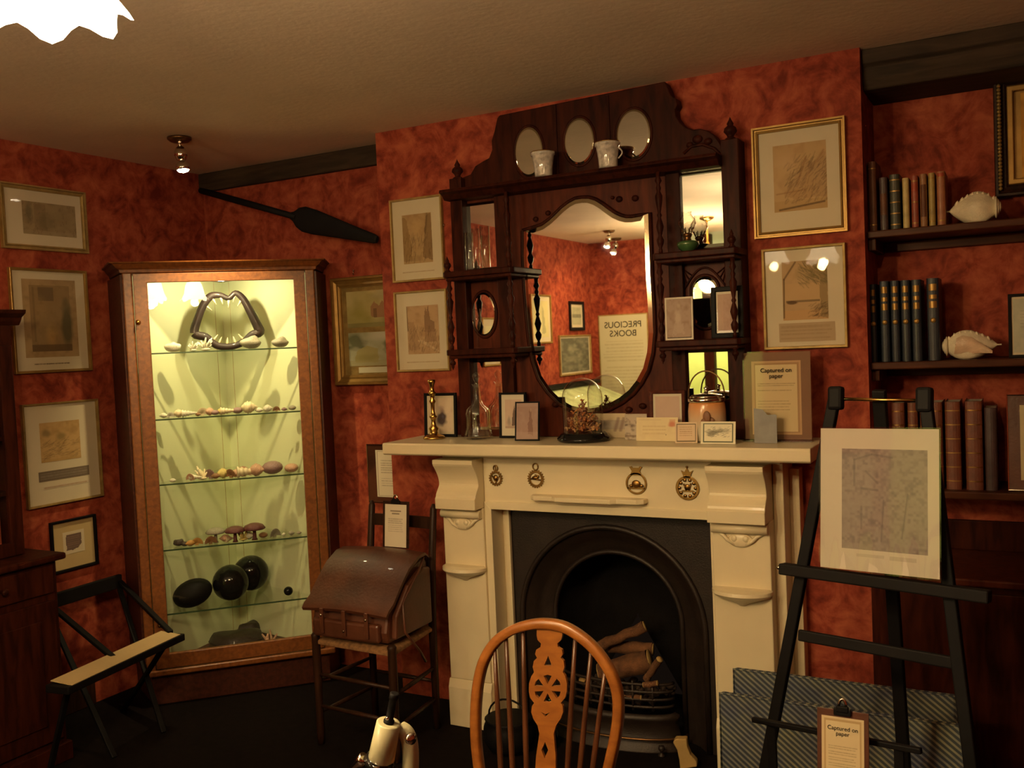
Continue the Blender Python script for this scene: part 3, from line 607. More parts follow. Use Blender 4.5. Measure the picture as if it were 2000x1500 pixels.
put('shield_moulding', MB().tube(shl(-0.006, OY-0.006)+shl(-0.006, OY-0.006)[:1], 0.008, 8, False), 'mahog', mm, local=False)
b = MB()
for x, y, rr in ((1209, 389, .014), (1240, 387, .014), (1196, 386, .008), (1070, 416, .012), (1046, 428, .012)):
    p = at(x, y, 1, OY-0.006); op('carved_rosette', MB().ball((p.x, p.y, p.z), (rr, .009, rr*.9), 12, 6))
for x, y in ((1255, 793), (1228, 800), (1085, 790)):
    p = at(x, y, 1, OY-0.006); op('carved_rosette', MB().ball((p.x, p.y, p.z), (.016, .010, .012), 12, 6))
# little shelves and turned spindles
FYs = 3.355
ZL1 = (oz(900, 530, FYs)+oz(1350, 487, FYs))/2; ZL2 = (oz(900, 684, FYs)+oz(1350, 662, FYs))/2
SPN = [(0.5, 0), (0.5, .05), (0.3, .07), (0.75, .12), (0.9, .17), (0.4, .22), (0.55, .25), (0.95, .33), (0.6, .40), (0.35, .44), (0.6, .47), (0.35, .50), (0.7, .60), (0.95, .70), (0.4, .76), (0.65, .80), (0.35, .84), (0.85, .89), (0.5, .94), (0.55, 1.0)]
def spindle(x, y, z0, z1, r=0.0125): op('turned_spindle', MB().lathe([(a*r*1.25, z*(z1-z0)) for a, z in SPN], (x, y, z0), 12))
for x0, x1, side in ((ox(862, 540, FYs), ox(1001, 530, FYs), 0), (ox(1272, 505, FYs), ox(1440, 490, FYs), 1)):
    for z in (ZL1, ZL2):
        op('bracket_shelf', MB().prism([(x0, W-0.06), (x0, FYs+0.012), (x0+0.012, FYs), (x1-0.012, FYs), (x1, FYs+0.012), (x1, W-0.06)], 'xy', z-0.024, z), bevel=0.004)
        op('shelf_moulding', MB().box(x0+0.012, x1-0.012, FYs+0.012, W-0.06, z-0.038, z-0.024), bevel=0.004)
    s0, s1 = x0+0.024, x1-0.024
    spindle(s0, FYs+0.02, ZL2, ZL1-0.038); spindle(s1, FYs+0.02, ZL2, ZL1-0.038)
    inner = s1-0.012 if side == 0 else s0
    spindle(inner, FYs+0.04, ZL1, ZL-0.04)
    op('finial', MB().lathe([(r*.85, z*.8) for r, z in FIN], (s0-0.005 if side == 0 else s1, FYs+0.02, ZL1), 12))
    op('hanging_drop', MB().lathe([(r*.7, -z*.6) for r, z in FIN], (s0, FYs+0.02, ZL2-0.036), 12)); op('hanging_drop', MB().lathe([(r*.7, -z*.6) for r, z in FIN], (s1, FYs+0.02, ZL2-0.036), 12))
# arched little mirror in the right middle compartment
c = at(1377, 590, 1, OY-0.008); a_ = 0.050; n = 16
arch = [(c.x+a_*math.cos(PI-PI*k/n), c.z+0.045+a_*math.sin(PI*k/n)) for k in range(n+1)] + [(c.x+a_*math.cos(-PI*k/n), c.z-0.045+a_*math.sin(-PI*k/n)) for k in range(n+1)]
def al(k, d): return [(c.x+(x-c.x)*k, OY-0.008-d, c.z+(z-c.z)*k) for x, z in arch]
m_ = op('arched_mirror', MB().add(al(0.88, 0.003), [tuple(range(len(arch)))]), 'mirror')
put('bevelled_edge', MB().loops([al(1, 0), al(0.88, 0.003)], True, False, False, False), 'bevel', m_, local=False)
b = MB().tube(al(1.06, -0.002)+al(1.06, -0.002)[:1], 0.006, 8, False)
b.tube([(c.x-0.085+0.17*k/12, OY-0.005, c.z+0.045+0.085*math.sin(PI*k/12)) for k in range(13)], 0.004, 8)
for s_ in (-1, 1):
    for q in range(4): b.tube([(c.x+s_*0.085, OY-0.005, c.z+0.13-0.0*q), (c.x+s_*(0.05+0.01*q), OY-0.004, c.z+0.105-0.016*q)], 0.0025, 6)
op('carved_arch', b)

# ================================================================== FRAMED PICTURES
SEP, DSEP, CRM, LCR, GRN = (.30, .16, .07), (.10, .06, .03), (.55, .44, .29), (.62, .54, .39), (.20, .22, .12)
def mould(w, h, fw, d, prof='flat'):
    """picture frame moulding around w x h (outer), as one mesh in local coordinates, bottom centre at the origin"""
    b = MB(); x0, x1, y0, y1 = -w/2, w/2, 0, h
    def L(e, z): return [(x0+e, y0+e, z), (x1-e, y0+e, z), (x1-e, y1-e, z), (x0+e, y1-e, z)]
    P = {'flat': [(0, 0), (0, d), (fw*.15, d*1.08), (fw*.85, d), (fw, d*.75), (fw, 0.001)],
         'cove': [(0, 0), (0, d*.8), (fw*.08, d), (fw*.25, d), (fw*.35, d*.75), (fw*.6, d*.55), (fw*.8, d*.62), (fw*.88, d*.5), (fw, d*.45), (fw, 0.001)],
         'double': [(0, 0), (0, d), (fw*.3, d), (fw*.4, d*.55), (fw*.6, d*.55), (fw*.7, d*.85), (fw, d*.7), (fw, 0.001)]}[prof]
    return b.loops([L(e, z) for e, z in P], True, False, False, False)
def picture(name, label, cat, corners, plane, fw, fm, ink, inner=None, mountm='board', d=0.018, prof='flat', group=None, extra=None, off=0.003, glazing=True, liner=None, tilt=None, fmlabel=None):
    """corners tl,tr,br,bl in photo coordinates on a wall; plane: ('y',value) or ('x',value)"""
    ax = 1 if plane[0] == 'y' else 0
    q = [at(x, y, ax, plane[1]-off-d if ax == 1 else plane[1]+off+d) for x, y in corners]
    h = ((q[0].z+q[1].z)-(q[2].z+q[3].z))/2; zb = (q[2].z+q[3].z)/2
    if ax == 1: w = ((q[1].x+q[2].x)-(q[0].x+q[3].x))/2; o = (sum(p.x for p in q)/4, plane[1]-off, zb); R = (1, 0, 0)
    else: w = ((q[1].y+q[2].y)-(q[0].y+q[3].y))/2; o = (plane[1]+off, sum(p.y for p in q)/4, zb); R = (0, 1, 0)
    return picbox(name, label, cat, frameM(o, R, (0, 0, 1)), w, h, fw, fm, ink, inner, mountm, d, prof, group, extra, glazing, liner, fmlabel)
def picbox(name, label, cat, mx, w, h, fw, fm, ink, inner=None, mountm='board', d=0.018, prof='flat', group=None, extra=None, glazing=True, liner=None, fmlabel=None):
    t = empty(name, label, cat, mx, group)
    f = put('frame_moulding', mould(w, h, fw, d, prof), fm, t, bevel=0)
    put('backing_board', MB().box(-w/2+.003, w/2-.003, .003, h-.003, 0, .003), 'oak', t)
    if mountm: put('mount_board', MB().box(-w/2+fw*.8, w/2-fw*.8, fw*.8, h-fw*.8, .0035, .005), mountm, t)
    if ink is not None:
        a, b_, c, e = inner or (0, 1, 0, 1)                     # picture area as fractions inside the frame
        iw, ih = w-2*fw, h-2*fw
        art('print', ink, -iw/2+a*iw, -iw/2+b_*iw, fw+c*ih, fw+e*ih, .0062, t)
    for k, (ink2, (a, b_, c, e)) in enumerate(extra or []):
        iw, ih = w-2*fw, h-2*fw
        art('caption_panel', ink2, -iw/2+a*iw, -iw/2+b_*iw, fw+c*ih, fw+e*ih, .0064, t)
    if liner:
        for (a, b_, c, e, wd, m_) in liner:
            iw, ih = w-2*fw, h-2*fw; X0, X1, Y0, Y1 = -iw/2+a*iw, -iw/2+b_*iw, fw+c*ih, fw+e*ih
            put('mount_line', MB().ring([(X0, Y0), (X1, Y0), (X1, Y1), (X0, Y1)], [(X0+wd, Y0+wd), (X1-wd, Y0+wd), (X1-wd, Y1-wd), (X0+wd, Y1-wd)], 'xy', .0052, .0060), m_, t)
    if glazing: put('glazing', MB().add([(-w/2+fw*.9, fw*.9, d*.5), (w/2-fw*.9, fw*.9, d*.5), (w/2-fw*.9, h-fw*.9, d*.5), (-w/2+fw*.9, h-fw*.9, d*.5)], [(0, 1, 2, 3)]), 'picglass', t)
    return t
PL, PC, PA = ('x', XL), ('y', W), ('y', YA)
# -- left wall
i = Ink(56, 40, (.33, .25, .14)).mottle(DSEP, .35, 7, 5, .45); i.rect(.22, .42, .15, .95, (.22, .15, .08), .5).ell(.45, .4, .22, .45, (.16, .12, .06), .5, .6).ell(.12, .7, .08, .4, (.12, .10, .06), .6, .6).ell(.75, .5, .2, .4, (.26, .19, .10), .6, .7).rect(0, 1, 0, .13, (.36, .28, .17), .5).hatch(50, (0, 1, 0, 1), DSEP, .25, 1.4, .08, .01)
picture('framed_print', 'topmost wide landscape picture on the left wall in a dull brown frame', 'picture', [(3, 355), (172, 375), (170, 497), (3, 481)], PL, .022, 'gilt2', i, (.22, .92, .20, .80), 'board', .02, 'double', 'framed pictures on the left wall')
i = Ink(56, 80, (.42, .29, .15)).mottle((.30, .20, .10), .5, 6, 8, .4); i.rect(.12, .88, .08, .92, (.27, .18, .085), .85).rect(.28, .58, .72, .90, (.16, .11, .06), .8).ell(.80, .42, .13, .40, (.11, .10, .055), .9, .5).ell(.3, .6, .16, .24, (.33, .22, .10), .6, .7).ell(.5, .28, .13, .2, (.46, .28, .10), .6, .8).rect(.12, .88, .08, .16, (.11, .07, .04), .7).rect(.17, .22, .2, .9, (.15, .10, .05), .4).mottle((.18, .12, .05), .35, 12, 16, .5)
c2 = Ink(40, 4, LCR).lines(.02, .98, .1, .95, 1, DSEP, .8, .7)
picture('framed_print', 'cream-mounted picture of a dim alley on the left wall, second from the top', 'picture', [(14, 520), (169, 530), (182, 724), (36, 730)], PL, .012, 'gold', i, (.13, .87, .13, .92), 'board', .018, 'flat', 'framed pictures on the left wall', [(c2, (.22, .78, .05, .075))])
i = Ink(50, 50, (.52, .34, .15)).mottle((.36, .22, .08), .6, 7, 7, .4); i.ell(.14, .72, .13, .12, (.25, .18, .08), .8, .6).ell(.52, .62, .14, .12, (.28, .20, .08), .8, .6).ell(.85, .75, .12, .12, (.38, .24, .10), .6, .6).hatch(60, (.0, .9, .05, .5), DSEP, .3, .3, .16, .01).rect(0, 1, 0, .06, (.42, .27, .10), .5)
c2 = Ink(60, 10, (.17, .13, .095)).lines(.03, .97, .1, .9, 3, (.30, .25, .2), .5); c3 = Ink(50, 4, (.60, .5, .38)).lines(.02, .98, .1, .95, 1, SEP, .6, .6)
picture('framed_print', 'white-mounted picture with a sepia sketch and dark grey caption strip below', 'picture', [(42, 790), (190, 780), (205, 966), (58, 998)], PL, .009, 'gilt2', i, (.20, .75, .42, .82), 'board', .018, 'flat', 'framed pictures on the left wall', [(c2, (.15, .85, .23, .33)), (c3, (.2, .86, .15, .175))])
i = Ink(36, 36, (.62, .52, .36)).rect(.04, .96, .04, .96, LCR, .9).rect(.08, .92, .08, .92, (.60, .50, .35), .8).poly([(.16, .86), (.86, .86), (.86, .4), (.7, .22), (.45, .14), (.16, .18)], (.14, .085, .075), .95, .04).lines(.2, .8, .25, .8, 6, (.30, .18, .14), .4)
picture('framed_print', 'smallest left-wall picture in a thin black frame with a wide tan mount', 'picture', [(88, 1024), (188, 1004), (193, 1098), (118, 1122)], PL, .010, 'black', i, (.24, .76, .30, .78), 'tanboard', .018, 'flat', 'framed pictures on the left wall')
# -- chimney breast left pair
i = Ink(54, 90, (.44, .30, .15)).mottle(SEP, .4, 6, 10, .4); i.poly([(0, .05), (0, .95), (.16, .9), (.22, .6), (.30, .35), (.28, .05)], (.27, .17, .07), .7, .05).poly([(1, .05), (1, .98), (.86, .95), (.76, .7), (.72, .45), (.66, .1)], (.24, .15, .07), .8, .05).ell(.5, .75, .2, .2, (.54, .38, .18), .5, .8, .1).line(.86, .98, .78, .6, .03, DSEP, .5).hatch(90, (0, 1, 0, .5), DSEP, .3, 1.3, .1, .012).rect(.3, .65, .04, .16, (.33, .22, .10), .5)
c2 = Ink(50, 4, LCR).lines(.02, .98, .1, .95, 1, SEP, .5, .6)
picture('framed_print', 'narrow-framed sepia street view, upper picture left of the overmantel', 'picture', [(757, 392), (858, 379), (870, 545), (769, 552)], PC, .009, 'gilt2', i, (.20, .80, .20, .82), 'board', .016, 'flat', 'narrow-framed prints beside the overmantel', [(c2, (.15, .85, .08, .11))])
i = Ink(54, 90, (.48, .32, .18)).mottle(SEP, .4, 6, 10, .45); i.poly([(.55, .45), (.56, .85), (.60, .97), (.64, .85), (.68, .99), (.72, .85), (.74, .7), (.86, .65), (.88, .45)], (.24, .14, .08), .85, .03).rect(.56, .9, .25, .5, (.30, .18, .10), .7).poly([(0, .1), (.05, .65), (.2, .68), (.3, .5), (.38, .1)], (.36, .22, .12), .7, .05).poly([(.45, .3), (1, .05), (1, .02), (.3, .28)], (.58, .42, .26), .8).hatch(90, (0, 1, 0, .5), DSEP, .28, 1.2, .1, .012).line(0, .98, .02, .5, .02, DSEP, .7)
picture('framed_print', 'narrow-framed sepia church tower scene, lower picture left of the overmantel', 'picture', [(764, 572), (866, 563), (882, 722), (779, 728)], PC, .009, 'gilt2', i, (.20, .84, .20, .83), 'board', .016, 'flat', 'narrow-framed prints beside the overmantel', [(c2, (.15, .85, .08, .11))])
# -- right pair
i = Ink(84, 100, (.50, .34, .17)).mottle((.40, .25, .12), .5, 7, 8, .45); i.poly([(.2, .30), (.45, .55), (.60, .80), (.75, .70), (1, .85), (1, .15), (.2, .2)], (.38, .23, .11), .55, .06).line(.45, .4, .62, .78, .02, SEP, .6).line(.62, .5, .95, .85, .02, SEP, .5).ell(.72, .62, .08, .08, (.25, .16, .08), .7, .8).rect(0, 1, 0, .16, (.44, .29, .13), .7).line(.1, .03, .95, .10, .016, DSEP, .8).line(.05, .27, .6, .30, .012, SEP, .6).hatch(170, (.2, 1, .1, .75), DSEP, .28, .8, .1, .009).ell(.2, .75, .35, .2, (.56, .40, .24), .5, .9, .1)
picture('framed_print', 'gilt double-moulded picture of a sepia hillside, upper one right of the overmantel', 'picture', [(1464, 254), (1647, 223), (1657, 449), (1476, 468)], PC, .022, 'gold', i, (.18, .84, .19, .86), 'board', .022, 'double', 'pictures right of the overmantel')
i = Ink(80, 110, (.48, .33, .18)).mottle((.40, .26, .13), .4, 7, 8, .45); i.rect(0, 1, .28, .62, (.52, .35, .18), .6).rect(.08, .82, .30, .335, (.17, .12, .07), .8).ell(.2, .30, .14, .035, DSEP, .9, .4).rect(0, 1, .0, .16, (.52, .32, .15), .8).ell(.75, .80, .5, .22, (.30, .22, .10), .75, .7, .8).poly([(.86, .02), (.84, .9), (1, .98), (1, .02)], (.26, .19, .09), .75, .06).line(.02, .05, .04, .7, .02, DSEP, .8).line(.04, .7, .3, .98, .02, DSEP, .7).hatch(150, (.35, 1, .62, 1), (.16, .13, .06), .4, -.6, .10, .010).hatch(60, (.55, 1, .02, .25), DSEP, .3, .4, .1, .01)
c2 = Ink(70, 22, (.44, .33, .21)).lines(.03, .97, .1, .9, 4, (.33, .23, .13), .5)
picture('framed_print', 'silver-edged picture of a lake with overhanging tree, lower one right of the overmantel', 'picture', [(1482, 491), (1648, 470), (1658, 677), (1497, 684)], PC, .010, 'gilt2', i, (.22, .80, .27, .88), 'board', .018, 'flat', 'pictures right of the overmantel', [(c2, (.16, .88, .045, .24))])
# -- gilt double picture in the left alcove, partly behind the chimney corner
i1 = Ink(70, 60, (.50, .42, .20)).mottle((.34, .30, .10), .6, 6, 5, .4); i1.ell(.22, .35, .3, .4, (.30, .27, .06), .7, .8).poly([(.40, .25), (.40, .55), (.46, .70), (.52, .55), (.60, .72), (.66, .55), (.80, .55), (.80, .25)], (.34, .17, .09), .85, .03).rect(.44, .5, .25, .5, DSEP, .5).rect(0, 1, 0, .12, (.20, .18, .07), .7).ell(.7, .1, .4, .2, (.28, .26, .10), .6, .7).ell(.7, .85, .4, .2, (.44, .40, .28), .5, .9)
i2 = Ink(70, 60, (.42, .42, .30)).mottle((.30, .30, .16), .5, 6, 5, .4); i2.ell(.12, .72, .2, .28, (.12, .13, .07), .9, .5, .7).ell(.80, .62, .24, .36, (.07, .10, .05), .95, .4, .6).poly([(.1, .1), (.14, .48), (.3, .62), (.48, .5), (.48, .1)], (.38, .33, .12), .8, .05).rect(0, 1, 0, .16, (.36, .32, .15), .6).ell(.3, .25, .3, .15, (.26, .24, .08), .6, .7).ell(.55, .9, .3, .2, (.60, .58, .46), .7, .8, .1)
i3 = Ink(40, 6, (.62, .60, .44))
g0 = at(640, 545, 1, YA-.03); g1 = at(663, 753, 1, YA-.03)
gx = (g0.x+g1.x)/2-.005; gz0, gz1 = g1.z, g0.z
picbox('framed_print', 'old gilt frame holding two small garden paintings, half hidden by the chimney corner', 'picture', frameM((gx+.26, YA-.004, gz0), (1, 0, 0), (0, 0, 1)), .52, gz1-gz0, .050, 'gold', i1, (.07, .93, .54, .95), 'gilt2', .034, 'cove', None, [(i2, (.07, .93, .10, .48)), (i3, (.2, .93, .02, .085))])
c = at(690, 533, 1, YA-.01)
put('picture_hook', MB().tube([(0, .0, .012), (0, -.006, .006), (0, -.008, -.006), (0, -.002, -.010)], .003, 8).ball((0, -.003, .012), .005, 8, 5), 'chrome', origin=(c.x, YA-.004, c.z), label='tiny bright hook above the gilt double picture', cat='hook')
c = at(866, 440, 1, W-.008)
put('wall_hook', MB().lathe([(.007, 0), (.008, .002), (.004, .006), (.005, .009), (0, .010)], (0, 0, 0), 10, (0, -1, 0)), 'chrome', origin=(c.x, W-.001, c.z), label='small pale metal hook beside the upper narrow print', cat='hook')
# -- notice hanging in the left alcove
i = Ink(60, 90, (.66, .60, .46)).rect(.03, .97, .02, .98, (.42, .33, .24), .9).rect(.05, .95, .035, .965, (.70, .62, .46), 1).rect(.25, .85, .90, .925, DSEP, .6).rect(.4, .7, .865, .885, DSEP, .6).lines(.12, .88, .50, .80, 6, DSEP, .40, .4).lines(.12, .88, .22, .42, 4, DSEP, .35, .4)
picture('acrylic_notice', 'brown-bordered printed notice in clear acrylic, cut off by the chimney corner', 'notice', [(721, 872), (835, 864), (829, 982), (715, 985)], PA, .004, 'chrome', i, (.14, .86, .09, .91), 'leather', .010, 'flat', None)

# ================================================================== RIGHT ALCOVE SHELVES AND WHAT STANDS ON THEM
SFY = 3.60
shz = [at(1692, 452, 1, SFY).z, at(1715, 708, 1, SFY).z, at(1855, 960, 1, SFY).z]
names = ['uppermost', 'middle', 'lowest']
for k, z in enumerate(shz):
    t = empty('alcove_shelf', names[k]+' dark oak shelf in the alcove right of the chimney', 'shelf', (0.6, YR, z), 'alcove shelves')
    put('board', MB().box(XR+.002, 1.69, SFY, YR-.002, z-.026, z), 'shelf', t, local=False, bevel=.004)
    put('wall_batten', MB().box(XR+.002, XR+.028, SFY+.03, YR-.002, z-.068, z-.026), 'shelf', t, local=False, bevel=.003)
    put('wall_batten', MB().box(XR+.028, 1.69, YR-.03, YR-.002, z-.062, z-.026), 'shelf', t, local=False, bevel=.003)
def book(label, x0, x1, z0, h, mname, c, ribs=0, rib='gold', group=None, y0=SFY+.045, dep=.15, capb=None, panel=None, emblem=False):
    xm = (x0+x1)/2; w = (x1-x0)-.0015
    t = empty('hardback_book', label, 'book', (xm, y0, z0), group)
    m_ = colmat(mname, c, .5, .25, 30, .1, .15)
    n = 8; sp_ = [(-w/2*math.cos(PI*k/n), .008-.010*math.sin(PI*k/n)) for k in range(n+1)]
    cov = sp_ + [(w/2, dep), (w/2-.002, dep), (w/2-.002, .012), (-w/2+.002, .012), (-w/2+.002, dep), (-w/2, dep)]
    put('cover', MB().prism(cov[::-1], 'xy', .0005, h), m_, t)
    put('page_block', MB().box(-w/2+.0022, w/2-.0022, .0125, dep-.004, .003, h-.004), 'paper', t)
    for k in range(ribs):
        z = h*(.10+.80*k/(max(1, ribs-1)))
        put('spine_band', MB().loops([[(p[0]*1.02, p[1]-.0015, z+q) for p in sp_] for q in (-.002, .002)], False, False, False), rib, t)
    for (za, zb, pm) in (panel or []):
        put('spine_panel', MB().loops([[(p[0]*.8, p[1]*1.0-.0022-.0008, z_*h) for p in sp_[1:-1]] for z_ in (za, zb)], False, False, False), pm, t)
    if emblem:
        put('gilt_roundel', MB().lathe([(.009, 0), (.008, .0015), (0, .002)], (0, -.003, h*.49), 14, (0, -1, 0)), 'gold', t)
        for za, zb in ((.93, .85), (.80, .75), (.72, .64)):
            put('gilt_tooling', MB().loops([[(p[0]*.72, p[1]-.0032, z_*h) for p in sp_[1:-1]] for z_ in (zb, za)], False, False, False), 'gold', t)
    return t
def sx(px, z, y=SFY+.045): return at(px, 500, 1, y).x
def bx(px, py, y=SFY+.040): return at(px, py, 1, y)
z = shz[0]; colmat('dull_brown_cloth', (.13, .05, .025)); colmat('label_red', (.35, .06, .03)); colmat('label_cream', (.55, .42, .18))
T1 = [(1696, 1712, 315, 'dull_brown_cloth', (.16, .045, .022), 'tall reddish-brown book leftmost on the uppermost alcove shelf', 2, []),
      (1717, 1734, 346, 'dark_plum_cloth', (.055, .03, .03), 'dark plum book second on the uppermost alcove shelf', 0, [(.3, .7, 'dull_brown_cloth')]),
      (1737, 1758, 340, 'black_green_leather', (.03, .032, .02), 'black-green book with gold bands on the uppermost alcove shelf', 5, []),
      (1762, 1776, 347, 'pale_vellum', (.50, .40, .17), 'slim cream vellum book on the uppermost alcove shelf', 0, []),
      (1779, 1794, 343, 'worn_red_leather', (.27, .055, .03), 'worn red book with mottled spine right of the cream book', 3, [(.7, .85, 'label_red')]),
      (1796, 1811, 339, 'tan_calf', (.26, .12, .05), 'tan calf book between the worn red and olive-gold books', 0, [(.2, .8, 'dull_brown_cloth')]),
      (1813, 1827, 337, 'olive_gold_cloth', (.33, .24, .07), 'olive-gold book second from right in its row', 2, []),
      (1829, 1847, 334, 'orange_red_leather', (.30, .11, .05), 'orange-red book at the right end of its row', 2, [(.9, .97, 'label_red')])]
for a, b_, py, mn, c, lb, rb, pn in T1:
    p0 = bx(a, 400); p1 = bx(b_, 400); book(lb, p0.x, p1.x, z, bx((a+b_)/2, py).z-z, mn, c, rb, 'gold', 'old books on the uppermost shelf', panel=pn)
z = shz[1]
ords = ['leftmost of', 'second from left of', 'third from left of', 'fourth from left of', 'fifth from left of', 'rightmost and slightly apart of']
for k, (a, b_, py) in enumerate(((1699, 1712, 555), (1718, 1737, 549), (1739, 1757, 548), (1759, 1778, 547), (1780, 1800, 546), (1810, 1835, 543))):
    p0 = bx(a, 620); p1 = bx(b_, 620); book('%s the six dark blue gilt-tooled volumes' % ords[k], p0.x, p1.x, z, bx((a+b_)/2, py).z-z, 'navy_leather', (.012, .018, .030), 0, 'gold', 'matching dark blue volumes', emblem=True)
z = shz[2]
ords = ['leftmost visible brown leather volume behind the easel post', 'second brown leather volume, behind the easel top', 'third brown leather volume with gold head band', 'brown ribbed leather volume half behind the easel sheet', 'clearest ribbed red-brown volume right of the easel sheet', 'rightmost ribbed red-brown volume of the row', 'dark plain volume in shadow at the end of the leather row']
for k, (a, b_, py) in enumerate(((1742, 1768, 787), (1773, 1794, 787), (1815, 1842, 786), (1846, 1877, 785), (1885, 1920, 784), (1797, 1813, 790), (1923, 1948, 797))):
    p0 = bx(a, 870); p1 = bx(b_, 870); lab = ords[[0, 1, 3, 4, 5, 2, 6][k]]
    book(lab, p0.x, p1.x, z, bx((a+b_)/2, py).z-z, 'brown_red_leather' if k < 6 else 'dark_plum_cloth', (.14, .038, .018), 6 if k < 6 else 0, 'gold' if k % 2 else 'brassd', 'ribbed leather volumes on the lowest shelf', dep=.17)
# conch shells on the shelves
colmat('conch_shell_white', (.74, .66, .50), .4, .15, 18, .2, .3); colmat('conch_shell_pink', (.66, .48, .34), .4, .25, 14, .2, .3); colmat('shell_mouth', (.25, .07, .03), .3, .2, 10, .4, 0)
def conch(label, c, L, R, m_, flip=1, open_=False, rz=0):
    t = empty('conch_shell', label, 'shell', Matrix.Translation(c) @ Matrix.Rotation(rz, 4, 'Z'), 'large conch shells on the alcove shelves')
    b = MB(); n = 26; rings = []
    for q in range(15):
        s = q/14; r = R*(math.sin(PI*min(1, s*1.05+.02))**.8*(1.0-.30*s)+.02)
        if s > .97: r = R*.05
        ring = []
        for k in range(n):
            a = 2*PI*k/n; sp_ = 1+.14*max(0, math.cos(6*a+3*s))*(1 if .15 < s < .55 else .2)
            ring.append((flip*(L*(s-.45)), r*sp_*math.cos(a)*.85, R*.82+r*sp_*math.sin(a)))
        rings.append(ring)
    b.loops(rings, True, True, True)
    for k in range(8):                                   # spines along the shoulder and the upper lip
        s_ = .12+.095*k; x_ = flip*L*(s_-.45); rr_ = R*(math.sin(PI*min(1, s_*1.05+.02))**.8*(1.0-.30*s_))
        b.lathe([(R*.13, -R*.1), (R*.07, R*.10), (0, R*.20)], (x_, -rr_*.35, R*.82+rr_*.88), 8, (flip*-.25, -.3, 1))
    for k in range(3): b.ball((flip*(-L*(.38+.03*k)), 0, R*.82), (R*.12, R*(.62-.15*k), R*(.62-.15*k)), 14, 7)
    put('whorled_body', b, m_, t)
    if open_:
        b = MB().tube([(flip*L*f, -R*(.86-.35*abs(f)*2), R*(.95+.3*math.sin(3*f+.5))) for f in (-.22, -.15, -.08, 0)], [R*.04, R*.09, R*.09, R*.03], 8)
        put('dark_aperture', b, 'shell_mouth', t)
        put('flared_lip', MB().loops([[(flip*L*(f), -R*.62, R*.35) for f in (-.25, -.1, .05, .2, .38)], [(flip*L*f, -R*1.02, R*g) for f, g in ((-.22, .8), (-.1, 1.0), (.05, 1.0), (.2, .75), (.40, .35))], [(flip*L*f, -R*.70, R*g) for f, g in ((-.20, 1.3), (-.1, 1.45), (.05, 1.35), (.2, 1.0), (.40, .5))]], False), 'conch_shell_pink', t)
    return t
p = at(1905, 415, 1, SFY+.085); conch('white spiky conch shell under the corner of the large gilt frame', Vector((p.x, p.y, shz[0])), .17, .062, 'conch_shell_white', -1)
p = at(1893, 690, 1, SFY+.085); conch('conch shell with a dark curved mouth beside the dark blue volumes', Vector((p.x, p.y, shz[1])), .185, .058, 'conch_shell_white', 1, True)
# large gilt frame, two framed things cut by the right edge of the view
i = Ink(60, 60, (.62, .33, .07)).mottle((.40, .19, .04), .8, 5, 6, .4)
f0 = at(1934, 147, 1, YR-.05); f1 = at(1948, 386, 1, YR-.05)
t = picbox('framed_painting', 'large dark painting in a beaded brown and gilt frame at the right edge', 'painting', frameM(((f0.x+f1.x)/2+.34, YR-.004, f1.z), (1, 0, 0), (0, 0, 1)), .68, f0.z-f1.z, .045, 'oak', i, (.07, .93, .07, .93), 'gold', .05, 'cove', None, None, False)
hh = f0.z-f1.z; b = MB()
for k in range(30): b.ball((-.34+.018, .03+(hh-.06)*k/29, .048), .0075, 8, 5)
for k in range(40): b.ball((-.32+.64*k/39, hh-.018, .048), .0075, 8, 5)
put('beading', b, 'gilt2', t)
put('gilt_slip', MB().ring([(-.297, .043), (.297, .043), (.297, hh-.043), (-.297, hh-.043)], [(-.277, .063), (.277, .063), (.277, hh-.063), (-.277, hh-.063)], 'xy', .010, .030), 'gold', t, bevel=.004)
i = Ink(40, 60, (.52, .52, .42)).mottle((.34, .36, .30), .4, 5, 6, .45).lines(.15, .9, .45, .8, 6, DSEP, .25, .4).ell(.5, .2, .25, .15, (.25, .24, .18), .5, .7)
a = at(1968, 575, 1, SFY+.08); c = at(1972, 690, 1, SFY+.08)
picbox('standing_frame', 'small dark frame with a pale grey print standing on the middle shelf', 'picture frame', frameM((a.x+.085, SFY+.08, shz[1]), (1, 0, 0), (0, .06, 1)), .17, a.z-shz[1], .010, 'slate', i, (.04, .96, .04, .96), 'board', .014)
i = Ink(40, 60, (.50, .42, .24)).rect(.1, .9, .06, .94, (.40, .32, .16), .8).rect(.16, .84, .1, .9, (.55, .47, .28), .9).lines(.22, .8, .3, .8, 8, DSEP, .2, .4)
a = at(1965, 772, 1, SFY+.06)
picbox('acrylic_notice', 'brown-bordered notice in a clear stand on the lowest alcove shelf', 'notice', frameM((a.x+.11, SFY+.06, shz[2]+.001), (1, 0, 0), (0, .10, 1)), .22, a.z-shz[2], .004, 'chrome', i, (.17, .85, .10, .90), 'leather', .008)

